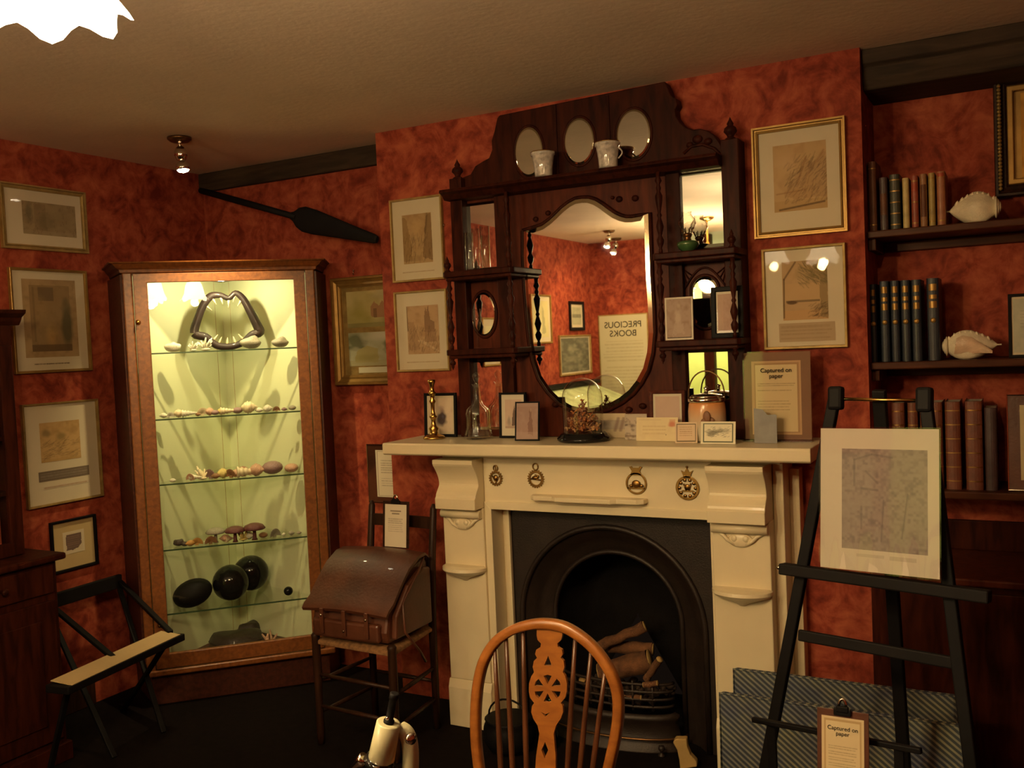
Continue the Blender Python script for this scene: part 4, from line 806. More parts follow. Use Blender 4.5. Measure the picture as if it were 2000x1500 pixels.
# ================================================================== PADDLE, CEILING SPOTS, CHANDELIER
A_ = at(392, 372, 1, YA-.03); B_ = at(585, 424, 1, 3.66); C_ = at(737, 468, 1, 3.585)
pd = empty('wooden_paddle', 'long black carved wooden paddle mounted high across the alcove corner', 'paddle', A_)
d = (C_-A_).normalized(); ln = (C_-A_).length; upv = Vector((0, 0, 1)); upv = (upv-d*upv.dot(d)).normalized(); pw = d.cross(upv)
put('shaft', MB().tube([A_, A_+d*ln*.25, A_+d*ln*.58], [.016, .017, .015], 12), 'slate', pd, local=False)
prof = [(.54, .013), (.565, .026), (.585, .048), (.62, .062), (.68, .060), (.78, .047), (.90, .032), (.985, .022), (1.0, .016)]
r = []
for f, h_ in prof:
    c = A_+d*ln*f; th = .010 if f > .56 else .013
    r.append([c+upv*h_*math.cos(2*PI*k/16)+pw*th*math.sin(2*PI*k/16) for k in range(16)])
put('blade', MB().loops(r, True, True, True), 'slate', pd, local=False)
def spot(x, y, label, aim):
    t = empty('ceiling_spotlight', label, 'spotlight', (x, y, ZC), 'ceiling spotlights')
    put('ceiling_rose', MB().lathe([(.052, -.001), (.052, -.010), (.040, -.020), (.012, -.026), (0, -.027)], (0, 0, 0), 22), 'bronze', t)
    put('stem', MB().tube([(0, 0, -.02), (0, 0, -.042)], .006, 8), 'chrome', t)
    ax = (Vector(aim)-Vector((0, 0, -.040))).normalized()
    cp = put('spot_head', MB().lathe([(.007, 0), (.018, .008), (.028, .024), (.029, .040), (.022, .060), (.014, .068), (.018, .074), (.029, .084), (.031, .108), (.028, .110)], (0, 0, -.038), 18, ax, caps=False), 'chrome', t)
    put('lit_lamp', MB().lathe([(.027, .107), (.021, .115), (.010, .119), (0, .120)], (0, 0, -.038), 16, ax), 'bulb', t)
p = at(350, 268, 2, ZC)
spot(p.x, p.y, 'chrome ceiling spotlight hanging in front of the corner cabinet', (.03, .0, -.30))
spot(-3.25, -1.05, 'ceiling spotlight seen lit in the shield mirror', (-.06, .02, -.30))
spot(-3.45, -1.72, 'ceiling spotlight seen in the mirror nearest the room corner', (-.08, .02, -.30))
spot(-.27, 1.17, 'ceiling spotlight out of view above the easel side of the room', (-.12, .15, -.3))
ch = empty('chandelier', 'ceiling light with three bright tulip glass shades, cut by the top left corner', 'chandelier', (CHX, CHY, ZC))
put('ceiling_rose', MB().lathe([(.06, -.001), (.06, -.012), (.03, -.03), (.01, -.035)], (0, 0, 0), 22), 'brass', ch)
put('stem', MB().lathe([(.008, -.02), (.008, -.20), (.022, -.23), (.028, -.26), (.018, -.30), (.008, -.33), (0, -.335)], (0, 0, 0), 14), 'brass', ch)
rear_ch = empty('chandelier', 'second three-shade ceiling light at the rear, its glow reflected in the mirrors', 'chandelier', (-2.28, -.82, ZC))
put('ceiling_rose', MB().lathe([(.06, -.001), (.06, -.012), (.03, -.03), (.01, -.035)], (0, 0, 0), 22), 'brass', rear_ch)
put('stem', MB().lathe([(.008, -.02), (.008, -.20), (.022, -.23), (.028, -.26), (.018, -.30), (.008, -.33), (0, -.335)], (0, 0, 0), 14), 'brass', rear_ch)
lamp('rear_chandelier_light', 'POINT', (-2.28, -.82, 2.03), 14, (1.0, 0.64, 0.25), 0.08)
for k, (sx_, sy_, ch) in enumerate([(*q, ch) for q in SHADES]+[(q[0]+.04, q[1]+.03, rear_ch) for q in SHADES]):
    dx, dy = sx_-CHX, sy_-CHY; L_ = [(dx*f, dy*f, z_) for f, z_ in ((0, -.27), (.25, -.33), (.55, -.35), (.8, -.31), (.97, -.28), (1, -.33), (1, -.38))]
    am = put('curved_arm', MB().tube(L_, .006, 8), 'brass', ch)
    n = 48; rings = []
    for r_, z_ in [(.022, -.375), (.045, -.385), (.062, -.410), (.070, -.445), (.076, -.480), (.090, -.510), (.108, -.528)]:
        fl = max(0, (r_-.07)/.038); rings.append([(dx+r_*(1+.07*fl*math.cos(8*2*PI*q/n))*math.cos(2*PI*q/n), dy+r_*(1+.07*fl*math.cos(8*2*PI*q/n))*math.sin(2*PI*q/n), z_-.010*fl*math.cos(8*2*PI*q/n)) for q in range(n)])
    put('tulip_shade', MB().loops(rings, True), 'shade', am)

# ================================================================== CORNER DISPLAY CABINET
CO = (-3.55, 2.95, 0.0); CR = Vector((1, 1, 0)).normalized(); CN = CR.cross(Vector((0, 0, 1)))
CM = frameM(CO, CR, (0, 0, 1)); CI = CM.inverted()
def cl(px, py, d=0.0):
    """photo direction -> local point on the plane d behind the cabinet front"""
    return CI @ onp(px, py, Vector(CO)-CN*d, CN)
CW = .85
ztop, zfr, zgt, zgb, zrb = cl(430, 510).y, cl(430, 529).y, cl(430, 549).y, cl(500, 1254).y, cl(500, 1290).y
gx0, gx1 = cl(287, 550).x, cl(573, 547).x
cb = empty('corner_cabinet', 'tall glass-fronted mahogany corner cabinet with pale green lining and glass shelves of shells', 'display cabinet', CM)
APX = (CW/2, -.55)
def wl(p): q = CI @ Vector((p[0], p[1], 0)); return (q.x, q.z)
bl, br = wl((XL+.012, 3.13)), wl((-3.07, YA-.008)); bc = wl((XL+.012, YA-.008))
def slab(poly, y0, y1):                                    # horizontal slab in local coordinates (x, depth)
    n = len(poly); ar = sum(poly[i][0]*poly[(i+1) % n][1]-poly[(i+1) % n][0]*poly[i][1] for i in range(n))
    if ar > 0: poly = poly[::-1]
    return MB().add([(p[0], y0, p[1]) for p in poly]+[(p[0], y1, p[1]) for p in poly], [tuple(range(n))[::-1], tuple(range(n, 2*n))]+[(i, (i+1) % n, n+(i+1) % n, n+i) for i in range(n)])
plan = [(0, -.004), (CW, -.004), br, bc, bl]
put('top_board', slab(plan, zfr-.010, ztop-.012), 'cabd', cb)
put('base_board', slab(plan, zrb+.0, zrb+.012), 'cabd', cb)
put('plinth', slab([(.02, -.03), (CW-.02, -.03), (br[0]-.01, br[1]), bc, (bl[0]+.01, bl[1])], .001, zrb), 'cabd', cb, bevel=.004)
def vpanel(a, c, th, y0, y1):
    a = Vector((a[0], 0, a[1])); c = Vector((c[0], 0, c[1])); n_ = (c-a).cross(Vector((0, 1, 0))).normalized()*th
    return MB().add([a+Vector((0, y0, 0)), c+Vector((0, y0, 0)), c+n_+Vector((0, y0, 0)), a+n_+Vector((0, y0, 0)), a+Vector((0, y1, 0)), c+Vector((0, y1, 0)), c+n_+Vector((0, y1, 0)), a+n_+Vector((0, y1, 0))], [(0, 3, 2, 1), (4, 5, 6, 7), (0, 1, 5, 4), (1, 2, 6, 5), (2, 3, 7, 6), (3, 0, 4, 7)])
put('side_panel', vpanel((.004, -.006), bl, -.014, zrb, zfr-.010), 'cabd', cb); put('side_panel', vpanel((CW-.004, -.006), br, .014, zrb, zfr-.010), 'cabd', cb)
put('lining_panel', vpanel((.03, -.03), APX, -.006, zrb+.012, zfr-.012), 'liner', cb); put('lining_panel', vpanel(APX, (CW-.03, -.03), -.006, zrb+.012, zfr-.012), 'liner', cb)
# cornice
b = MB(); pr = [(0.0, zfr-.004), (.008, zfr), (.010, zfr+.012), (.022, zfr+.020), (.034, zfr+.036), (.046, zfr+.040), (.048, ztop), (0, ztop)]
b.loops([[(-e, y, .0+e) for e, y in pr], [(CW+e, y, .0+e) for e, y in pr]], True, True, True, False)
b2 = [(-e, y) for e, y in pr]
put('cornice', b, 'cabw', cb)
b = MB(); 
p0 = Vector((0, 0, 0)); dL = Vector((bl[0], 0, bl[1])).normalized(); b.loops([[Vector((0, y, 0))+Vector((-1, 0, 1))*e for e, y in pr], [Vector((bl[0]*.98, y, bl[1]*.98))+Vector((-1, 0, 1)).normalized()*0+Vector((-.707, 0, .707))*e*1.0 for e, y in pr]], True, True, True, False)
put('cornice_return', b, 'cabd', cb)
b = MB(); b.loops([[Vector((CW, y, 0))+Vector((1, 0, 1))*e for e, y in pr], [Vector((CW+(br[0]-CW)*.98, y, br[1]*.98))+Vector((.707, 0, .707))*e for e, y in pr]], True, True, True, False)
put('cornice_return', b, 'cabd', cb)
# face frame: corner posts
put('corner_post', MB().box(0, .042, zrb, zfr, -.02, .004), 'cabw', cb, bevel=.006); put('corner_post', MB().box(CW-.042, CW, zrb, zfr, -.02, .004), 'cabw', cb, bevel=.006)
put('bottom_moulding', MB().box(-.006, CW+.006, zrb-.012, zrb+.016, -.02, .012), 'cabw', cb, bevel=.006)
dr = put('glazed_door', MB().ring([(.045, zrb+.02), (CW-.045, zrb+.02), (CW-.045, zfr-.006), (.045, zfr-.006)], [(gx0, zgb), (gx1, zgb), (gx1, zgt), (gx0, zgt)], 'xy', -.016, .008), 'cabw', cb, bevel=.003)
put('door_glass', MB().add([(gx0, zgb, -.004), (gx1, zgb, -.004), (gx1, zgt, -.004), (gx0, zgt, -.004)], [(0, 1, 2, 3)]), 'glass', dr)
for px, py in ((270, 630), (313, 1220)):
    q = cl(px, py); k_ = put('keyhole_escutcheon', MB().lathe([(.011, .0), (.012, .003), (.006, .006), (.005, .012), (.008, .016), (.006, .020), (0, .021)], (q.x, q.y, .008), 14, (0, 0, 1)), 'brass', dr)
# brass shelf standards in the back corner
for s_ in (-1, 1): put('shelf_standard', MB().box(APX[0]+s_*.042-.006, APX[0]+s_*.042+.006, zrb+.014, zfr-.014, -.508, -.500), colmat('gilt_standard', (.34, .22, .07), .4), cb)
shpx = [((296, 690), (577, 677)), ((305, 819), (584, 802)), ((314, 947), (594, 923)), ((322, 1076), (600, 1045)), ((332, 1201), (607, 1164))]
SZ = []
for (a, c) in shpx:
    y = (cl(*a, .022).y+cl(*c, .022).y)/2; SZ.append(y)
    tri = [(.058, -.026), (CW-.058, -.026), (APX[0]+.016, APX[1]+.022), (APX[0]-.016, APX[1]+.022)]
    g = put('glass_shelf', MB().add([(p[0], y, p[1]) for p in tri], [(0, 1, 2, 3)]), 'shelfglass', cb)
    put('polished_edge', MB().box(.058, CW-.058, y-.007, y-.0005, -.026, -.021), 'edgeglass', g)
SZ.append(zrb+.0125)
cl_ = CM @ Vector((CW/2, zfr-.050, -.075))
put('cabinet_lamp', MB().lathe([(.006, 0), (.022, -.006), (.022, -.022), (.016, -.026), (0, -.027)], CM @ Vector((CW/2, zfr-.012, -.075)), 16), 'chrome', cb, local=False)
lamp('cabinet_lamp_light', 'POINT', cl_, 3.3, (1.0, 0.86, 0.46), 0.012)
# -- what is on the shelves
def smat(nm, c, **k): return colmat('shell_'+nm, c, .45, .3, 24, .2, .3)
for nm, c in dict(white=(.80, .76, .62), cream=(.72, .60, .36), yellow=(.75, .60, .22), pink=(.62, .38, .26), brown=(.30, .15, .07), mauve=(.32, .20, .20), amber=(.50, .26, .07), grey=(.34, .32, .25), dark=(.05, .035, .03), maroon=(.14, .04, .04)).items(): smat(nm, c)
def mesh_shell(kind, seed):
    rnd = random.Random(seed); b = MB(); n = 16
    if kind == 'whelk':
        rings = []
        for q in range(16):
            s = q/15; r = .5*math.sin(PI*min(1, .08+s*.9))**1.1*(1-.35*s)*(1+.10*math.sin(q*2.4)); rings.append([(s-.45, r*math.cos(2*PI*k/n)*(1+.08*math.cos(4*2*PI*k/n+q)), .36+r*.9*math.sin(2*PI*k/n)) for k in range(n)])
        b.loops(rings, True, True, True)
    elif kind == 'turret':
        rings = [[((q/20)-.5, (.02+.20*(1-q/20))*(1+.16*math.sin(q*1.9))*math.cos(2*PI*k/n), .2+(.02+.20*(1-q/20))*(1+.16*math.sin(q*1.9))*math.sin(2*PI*k/n)) for k in range(n)] for q in range(21)]; b.loops(rings, True, True, True)
    elif kind == 'cowrie':
        rings = []
        for q in range(10):
            s = q/9; r = math.sin(PI*max(.02, min(.98, s))); rings.append([(s-.5, r*.34*math.cos(2*PI*k/n), .26+r*(.32 if math.sin(2*PI*k/n) > 0 else .26)*math.sin(2*PI*k/n)) for k in range(n)])
        b.loops(rings, True, True, True)
    elif kind == 'scallop':
        m = 24; rings = []
        for q in range(7):
            s = q/6; rings.append([(s*.5*math.cos(PI*k/m)*(1+.05*math.cos(9*PI*k/m*2)*s), -.16*math.sin(PI*s*.5)+.16+.02*s*math.cos(k*PI), .03+s*.62*math.sin(PI*k/m)*(1+.04*math.cos(k*PI)*s)+.12*(1-s)) for k in range(m+1)])
        b.loops(rings, False)
        b.loops([[(p[0], p[1]+.035, p[2]) for p in r_] for r_ in rings], False); b.loops([rings[-1], [(p[0], p[1]+.035, p[2]) for p in rings[-1]]], False); b.box(-.14, .14, .10, .2, 0, .12)
    elif kind == 'urchin':
        rings = [[(.5*math.sin(PI*max(.03, q)/8)*math.cos(2*PI*k/20)*(1+.05*math.cos(10*2*PI*k/20)), .5*math.sin(PI*max(.03, q)/8)*math.sin(2*PI*k/20), .33-.33*math.cos(PI*q/8)) for k in range(20)] for q in range(9)]; b.loops(rings, True, True, True)
    elif kind == 'coral':
        for _ in range(11):
            a = rnd.uniform(0, 2*PI); l = rnd.uniform(.35, .8); b.tube([(0, 0, .03), (.2*math.cos(a), .2*math.sin(a), l*.5), (.42*math.cos(a+.3), .36*math.sin(a+.3), l)], [.10, .07, .045], 7)
        b.ball((0, 0, .08), (.3, .26, .09))
    elif kind == 'mushroom':
        b.lathe([(.14, 0), (.09, .1), (.08, .42), (.16, .5)], (0, 0, 0), 14); b.lathe([(.12, .44), (.46, .48), (.50, .54), (.40, .68), (.2, .76), (0, .78)], (0, 0, 0), 20, flute=10, fa=.03)
    elif kind == 'rock':
        k0 = len(b.v); b.ball((0, 0, .30), (.5, .36, .31), 18, 10)
        for i in range(k0, len(b.v)):
            p = b.v[i]; f = 1+.10*math.sin(9*p.x+seed)*math.cos(8*p.y+seed)+.06*math.sin(17*p.z+seed); b.v[i] = Vector((p.x*f, p.y*f, max(0, p.z*f)))
    me = b.mesh(kind); return me
SH = {}
def shell(kind, mname, size, k, px, label, d=None, rz=None, name=None, group=None, cat='shell', lift=0.0, tilt=0.0, flat=1.0):
    key = (kind, mname)
    if key not in SH:
        me = mesh_shell(kind, len(SH)+1); me.materials.append(M[mname] if mname in M else M['shell_'+mname]); SH[key] = me
    d = random.uniform(.05, .09) if d is None else d
    q = cl(px, 600+k*110, d); x = q.x
    q = CI @ onp(px, shpx[min(k, 4)][0][1] if k < 5 else 1245, Vector(CO)-CN*d, CN)
    lp = Vector((q.x, SZ[k]+.0006+lift, -d)); wp = CM @ lp
    o = bpy.data.objects.new(name or {'whelk': 'whelk_shell', 'turret': 'turret_shell', 'cowrie': 'cowrie_shell', 'scallop': 'scallop_shell', 'urchin': 'sea_urchin', 'coral': 'coral_branch', 'mushroom': 'mushroom_coral', 'rock': 'rock_specimen'}[kind], SH[key]); COL.objects.link(o)
    zr = math.radians(45)+(rz if rz is not None else random.uniform(-.7, .7))
    o.matrix_world = Matrix.Translation(wp) @ Matrix.Rotation(zr, 4, 'Z') @ Matrix.Rotation(tilt, 4, 'Y') @ Matrix.Scale(size*(1.38 if 0 < k < 4 else 1.0), 4) @ Matrix.Diagonal((1, 1, flat, 1)); WM[o.name] = o.matrix_world
    o['label'] = label; o['category'] = cat; o['group'] = group or ['minerals and coral on the top glass shelf', 'small shells on the second glass shelf', 'shells on the third glass shelf', 'shells and corals on the fourth glass shelf', 'black eggs on the fifth glass shelf', 'specimens on the cabinet floor'][k]
    return o
# top shelf
def smooth_closed(P, m=4):
    n_ = len(P); out = []
    for i in range(n_):
        p0, p1, p2, p3 = P[i-1], P[i], P[(i+1) % n_], P[(i+2) % n_]
        for k in range(m):
            t = k/m; out.append(.5*((2*p1)+(p2-p0)*t+(2*p0-5*p1+4*p2-p3)*t*t+(3*p1-p0-3*p2+p3)*t**3))
    return out+[out[0]]
colmat('jaw_brown', (.020, .009, .007), .6, .3, 30, .2, .3); colmat('bone_tooth', (.72, .62, .36), .35)
jp = [(380, 652), (388, 620), (398, 596), (412, 580), (430, 578), (447, 584), (460, 574), (474, 584), (488, 608), (502, 636), (507, 650), (492, 656), (478, 668), (462, 676), (444, 679), (426, 677), (414, 670), (402, 660)]
jw = [CM @ cl(x, y, .20) for x, y in jp]; zmin = CM @ Vector((0, SZ[0], 0)); dz = (SZ[0]+.015)-min(p.z for p in jw); jw = [p+Vector((0, 0, dz)) for p in jw]
jo = sum(jw, Vector())/len(jw); jo.z = SZ[0]
t = empty('shark_jaw', 'open brown shark jaw standing upright on the top glass shelf', 'jaw', jo, 'minerals and coral on the top glass shelf')
rr = [.022, .019, .019, .018, .014, .012, .014, .017, .020, .023, .024, .020, .017, .016, .017, .018, .018, .020]
put('jaw_arch', MB().tube(smooth_closed(jw), [rr[int(k/4) % 18]*(1-(k % 4)/4)+rr[(int(k/4)+1) % 18]*(k % 4)/4 for k in range(73)], 12, False), 'jaw_brown', t, local=False)
cj = sum(jw, Vector())/len(jw)
for k in (2, 3, 4, 5, 6, 7, 12, 13, 14, 15, 16):
    p = jw[k]; dd = (cj-p).normalized(); put('tooth', MB().lathe([(.007, .008), (.006, .022), (.002, .044), (0, .047)], p, 8, dd), 'bone_tooth', t, local=False)
shell('rock', 'white', .075, 0, 338, 'flat white mineral lump at the far left of the top glass shelf', .06, 0)
shell('coral', 'white', .055, 0, 378, 'small white coral sprig left of the jaw on the top glass shelf', .05)
shell('coral', 'white', .075, 0, 402, 'larger white pointed coral just left of the jaw', .06)
shell('rock', 'grey', .095, 0, 492, 'rounded grey-brown rock just right of the jaw', .07, 0)
shell('rock', 'grey', .080, 0, 549, 'grey-brown rock at the right end of the top glass shelf', .06, .3)
KN = dict(whelk='whelk', turret='turret shell', cowrie='cowrie', scallop='scallop', urchin='sea urchin', coral='branching coral', mushroom='mushroom-shaped coral', rock='stone')
CNM = dict(white='white', cream='cream', yellow='yellow', pink='pinkish', brown='brown', mauve='mauve-grey', amber='amber', grey='grey', dark='dark', maroon='maroon')
ordn = ['leftmost', 'second', 'third', 'fourth', 'fifth', 'sixth', 'seventh', 'eighth', 'ninth', 'tenth', 'eleventh', 'twelfth', 'thirteenth', 'fourteenth', 'fifteenth', 'sixteenth', 'seventeenth', 'eighteenth', 'nineteenth', 'twentieth', 'twenty-first']
def row(k, items, shelfname):
    items = sorted(items, key=lambda q: q[3])
    for j, (kind, c, s_, px) in enumerate(items):
        lab = '%s %s, %s from the left on the %s' % (CNM[c], KN[kind], ordn[j], shelfname) if 0 < j < len(items)-1 else ('%s %s at the %s end of the %s' % (CNM[c], KN[kind], 'left' if j == 0 else 'right', shelfname))
        shell(kind, c, s_, k, px, lab)
row(1, [('cowrie', 'white', .030, 320), ('scallop', 'white', .030, 334), ('whelk', 'cream', .036, 350), ('turret', 'white', .055, 373), ('cowrie', 'brown', .022, 387), ('scallop', 'cream', .042, 397), ('whelk', 'pink', .034, 411), ('urchin', 'mauve', .026, 421), ('cowrie', 'yellow', .038, 433), ('turret', 'cream', .060, 449), ('urchin', 'mauve', .034, 465), ('whelk', 'cream', .055, 487), ('cowrie', 'white', .030, 507), ('whelk', 'white', .034, 524), ('scallop', 'brown', .026, 541), ('cowrie', 'mauve', .022, 556), ('urchin', 'grey', .026, 572)], 'second glass shelf')
row(2, [('cowrie', 'white', .024, 338), ('scallop', 'pink', .036, 372), ('turret', 'white', .050, 385), ('coral', 'cream', .055, 396), ('scallop', 'mauve', .050, 410), ('cowrie', 'brown', .034, 422), ('whelk', 'yellow', .044, 437), ('scallop', 'brown', .046, 450), ('cowrie', 'pink', .046, 463), ('turret', 'cream', .085, 489), ('scallop', 'pink', .055, 476), ('whelk', 'pink', .055, 503), ('urchin', 'mauve', .070, 534), ('urchin', 'pink', .048, 571)], 'third glass shelf')
row(3, [('rock', 'dark', .036, 350), ('urchin', 'dark', .024, 362), ('cowrie', 'amber', .036, 373), ('scallop', 'amber', .040, 386), ('coral', 'white', .020, 404), ('mushroom', 'grey', .066, 423), ('scallop', 'brown', .042, 413), ('cowrie', 'pink', .044, 442), ('turret', 'cream', .045, 452), ('mushroom', 'maroon', .070, 461), ('coral', 'yellow', .055, 477), ('mushroom', 'maroon', .075, 499), ('whelk', 'white', .034, 489), ('urchin', 'brown', .030, 516), ('scallop', 'grey', .045, 540), ('cowrie', 'white', .018, 556), ('whelk', 'grey', .022, 571), ('cowrie', 'grey', .020, 586)], 'fourth glass shelf')
def egg(px, py, r, label, el=1.0, tilt=0, d=.16):
    c = cl(px, py, d); t = MB(); hh = r*(1.0 if tilt == 0 else .80)
    t.ball((0, 0, 0), (r*el, r*.9, r if el == 1.0 else r*.72), 24, 14)
    wp = CM @ Vector((c.x, 0, -d)); wp.z = SZ[4]+(r if el == 1.0 else r*.74)+.001
    return put('black_egg', t, 'ostr' if el == 1.0 else 'slate', origin=Matrix.Translation(wp) @ Matrix.Rotation(PI/4, 4, 'Z') @ Matrix.Rotation(-tilt, 4, 'Y'), label=label, cat='egg', group='black eggs on the fifth glass shelf')
egg(451, 1147, .086, 'large glossy black egg, left one of the touching pair', d=.14); egg(491, 1140, .088, 'large glossy black egg, right one of the touching pair', d=.29)
egg(377, 1170, .088, 'dull dark oval stone lying tilted at the left of the fifth glass shelf', 1.05, .30, d=.10)
egg(563, 1150, .022, 'tiny black ball alone at the right of the fifth glass shelf', d=.10)
shell('rock', 'dark', .27, 5, 462, 'large dark flat rock on the cabinet floor', .25, -.2, flat=.40); shell('rock', 'dark', .13, 5, 490, 'smaller dark rock at the back of the cabinet floor', .43, flat=.7)
shell('cowrie', 'yellow', .055, 5, 445, 'bright yellow shell at the front of the cabinet floor', .07); shell('coral', 'pink', .09, 5, 527, 'reddish branching coral on the cabinet floor', .16)

# ================================================================== THINGS ON THE MANTELSHELF
def stand_frame(name, label, cat, px0, px1, ptop, y, fw, fm, ink, inner=None, mountm='board', lean=.10, yaw=0.0, d=.012, group='framed photographs on the mantelshelf', z=MZ, prof='flat', shear=0, glazing=True, pbot=None, **kw):
    a = at(px0, ptop, 1, y); c = at(px1, ptop, 1, y); w = c.x-a.x; h = a.z/2+c.z/2-z
    R = Vector((math.cos(yaw), math.sin(yaw), 0)); U = Vector((shear, lean, 1))
    return picbox(name, label, cat, frameM(((a.x+c.x)/2-shear*h/2, y, z+.001), R, U), w, h, fw, fm, ink, inner, mountm, d, prof, group, None, glazing, **kw)
# brass candlestick
c = at(848, 852, 1, 3.395); top = at(842, 742, 1, 3.395).z-MZ; s_ = top/.255
put('brass_candlestick', MB().lathe([(r*.9, z*s_) for r, z in [(.052, 0), (.053, .006), (.046, .012), (.022, .020), (.018, .032), (.024, .044), (.014, .056), (.010, .075), (.013, .088), (.020, .095), (.013, .102), (.009, .118), (.010, .150), (.016, .162), (.009, .172), (.013, .190), (.020, .198), (.012, .205), (.010, .218), (.013, .235), (.018, .243), (.019, .255), (.012, .254), (.011, .235)]], (0, 0, 0), 22), 'brass', origin=(c.x, 3.395, MZ+.001), label='tall turned brass candlestick at the left end of the mantelshelf', cat='candlestick')
i = Ink(50, 70, (.66, .54, .40)).mottle((.50, .38, .28), .4, 4, 5, .45).ell(.55, .40, .26, .28, (.06, .04, .05), .95, .5, .3).ell(.52, .66, .16, .16, (.30, .20, .17), .7, .8).ell(.60, .45, .07, .08, (.12, .13, .2), .6, .8)
stand_frame('photo_frame', 'black frame with a dark vignetted portrait behind the brass candlestick', 'picture frame', 828, 890, 768, 3.470, .012, 'black', i, (.06, .94, .06, .94), 'board', .05)
# decanter
dx_, dy_ = at(935, 853, 1, 3.40).x, 3.40; ht = at(928, 727, 1, 3.40).z-MZ; k_ = ht/.25
dc = empty('glass_decanter', 'clear cut-glass bell-shaped decanter with stopper on the mantelshelf', 'decanter', (dx_, dy_, MZ+.001))
put('fluted_body', MB().lathe([(0, .002), (.052, .003), (.059, .006*k_), (.056, .018*k_), (.047, .045*k_), (.046, .075*k_), (.049, .095*k_), (.044, .112*k_), (.026, .128*k_), (.015, .150*k_), (.0125, .185*k_), (.014, .198*k_), (.020, .205*k_)], (0, 0, 0), 48, flute=12, fa=.035, caps=False), 'crystal', dc)
put('inner_wall', MB().lathe([(0, .010), (.045, .012), (.041, .05*k_), (.041, .09*k_), (.036, .108*k_), (.018, .125*k_), (.010, .15*k_), (.009, .198*k_)], (0, 0, 0), 24, caps=False), 'crystal', dc)
put('stopper', MB().lathe([(.008, .190*k_), (.009, .206*k_), (.006, .212*k_), (.012, .222*k_), (.016, .234*k_), (.010, .245*k_), (0, .25*k_)], (0, 0, 0), 8), 'crystal', dc)
i = Ink(50, 80, (.58, .44, .35)).mottle((.50, .36, .28), .4, 4, 5, .5).poly([(.40, .1), (.44, .42), (.52, .62), (.58, .80), (.62, .62), (.66, .4), (.70, .1)], (.10, .06, .05), .85, .04).ell(.25, .25, .2, .2, (.28, .24, .20), .7, .7).ell(.35, .3, .08, .12, (.5, .5, .46), .7, .6).rect(0, 1, 0, .08, (.3, .22, .17), .5)
stand_frame('photo_frame', 'black frame with cream mount and a dark spire picture, right of the decanter', 'picture frame', 974, 1026, 767, 3.450, .009, 'black', i, (.16, .88, .18, .88), 'paper', .06)
i = Ink(50, 80, (.34, .23, .20)).mottle((.42, .30, .26), .5, 4, 6, .45).poly([(.52, .12), (.56, .5), (.62, .82), (.70, .85), (.74, .5), (.80, .12)], (.20, .11, .09), .7, .06).ell(.66, .8, .06, .06, (.5, .38, .30), .5, .6).rect(0, 1, 0, .20, (.42, .32, .28), .4).rect(0, 1, .9, 1, (.40, .30, .27), .4)
stand_frame('photo_frame', 'slim black frame leaning in front with a mauve-brown portrait of a standing figure', 'picture frame', 1008, 1053, 785, 3.350, .006, 'black', i, (0, 1, 0, 1), 'paper', .16, 0.12, d=.008, shear=.10)
# glass dome with dried flowers
gx_, gy_ = at(1140, 850, 1, 3.37).x, 3.37; gt = at(1140, 738, 1, 3.37).z-MZ
gd = empty('glass_dome', 'glass dome on a black round base over dried brown flowers', 'glass dome', (gx_, gy_, MZ+.001))
put('turned_base', MB().lathe([(.094, 0), (.104, .006), (.104, .014), (.096, .020), (.092, .028), (.084, .034), (0, .034)], (0, 0, 0), 36), 'ostr', gd)
R_ = .079; put('dome_glass', MB().lathe([(R_, .034), (R_, gt-R_)]+[(R_*math.cos(a), gt-R_+R_*math.sin(a)) for a in [PI/2*q/10 for q in range(1, 11)]], (0, 0, 0), 36, caps=False), 'crystal', gd)
for nm, c in dict(rust=(.40, .15, .05), straw=(.48, .27, .12), faded=(.36, .20, .14)).items(): colmat('dried_'+nm, c, .9)
fl = empty('dried_flowers', 'bunch of rust and straw coloured dried flowers under the glass dome', 'dried flowers', (gx_, gy_, MZ+.036))
for mi, nm in enumerate(('rust', 'straw', 'faded')):
    b = MB()
    for q in range(48):
        a = random.uniform(0, 2*PI); rr_ = random.uniform(0, .064); z = random.uniform(.004, .118*(1-.6*rr_/.064)); p = Vector((rr_*math.cos(a), rr_*math.sin(a), z))
        for _ in range(5):
            d_ = Vector((random.uniform(-1, 1), random.uniform(-1, 1), random.uniform(-.2, 1))).normalized()*.011; b.add([p, p+d_+Vector((.003, .002, 0)), p+d_*1.25, p+d_-Vector((.003, .002, 0))], [(0, 1, 2, 3)])
        b.ball(p, (.005, .005, .005), 6, 4)
        if q % 3 == 0: b.tube([(0, 0, 0), p], .001, 5)
    o_ = put('flower_heads', b, 'dried_'+nm, fl); o_['kind'] = 'stuff'
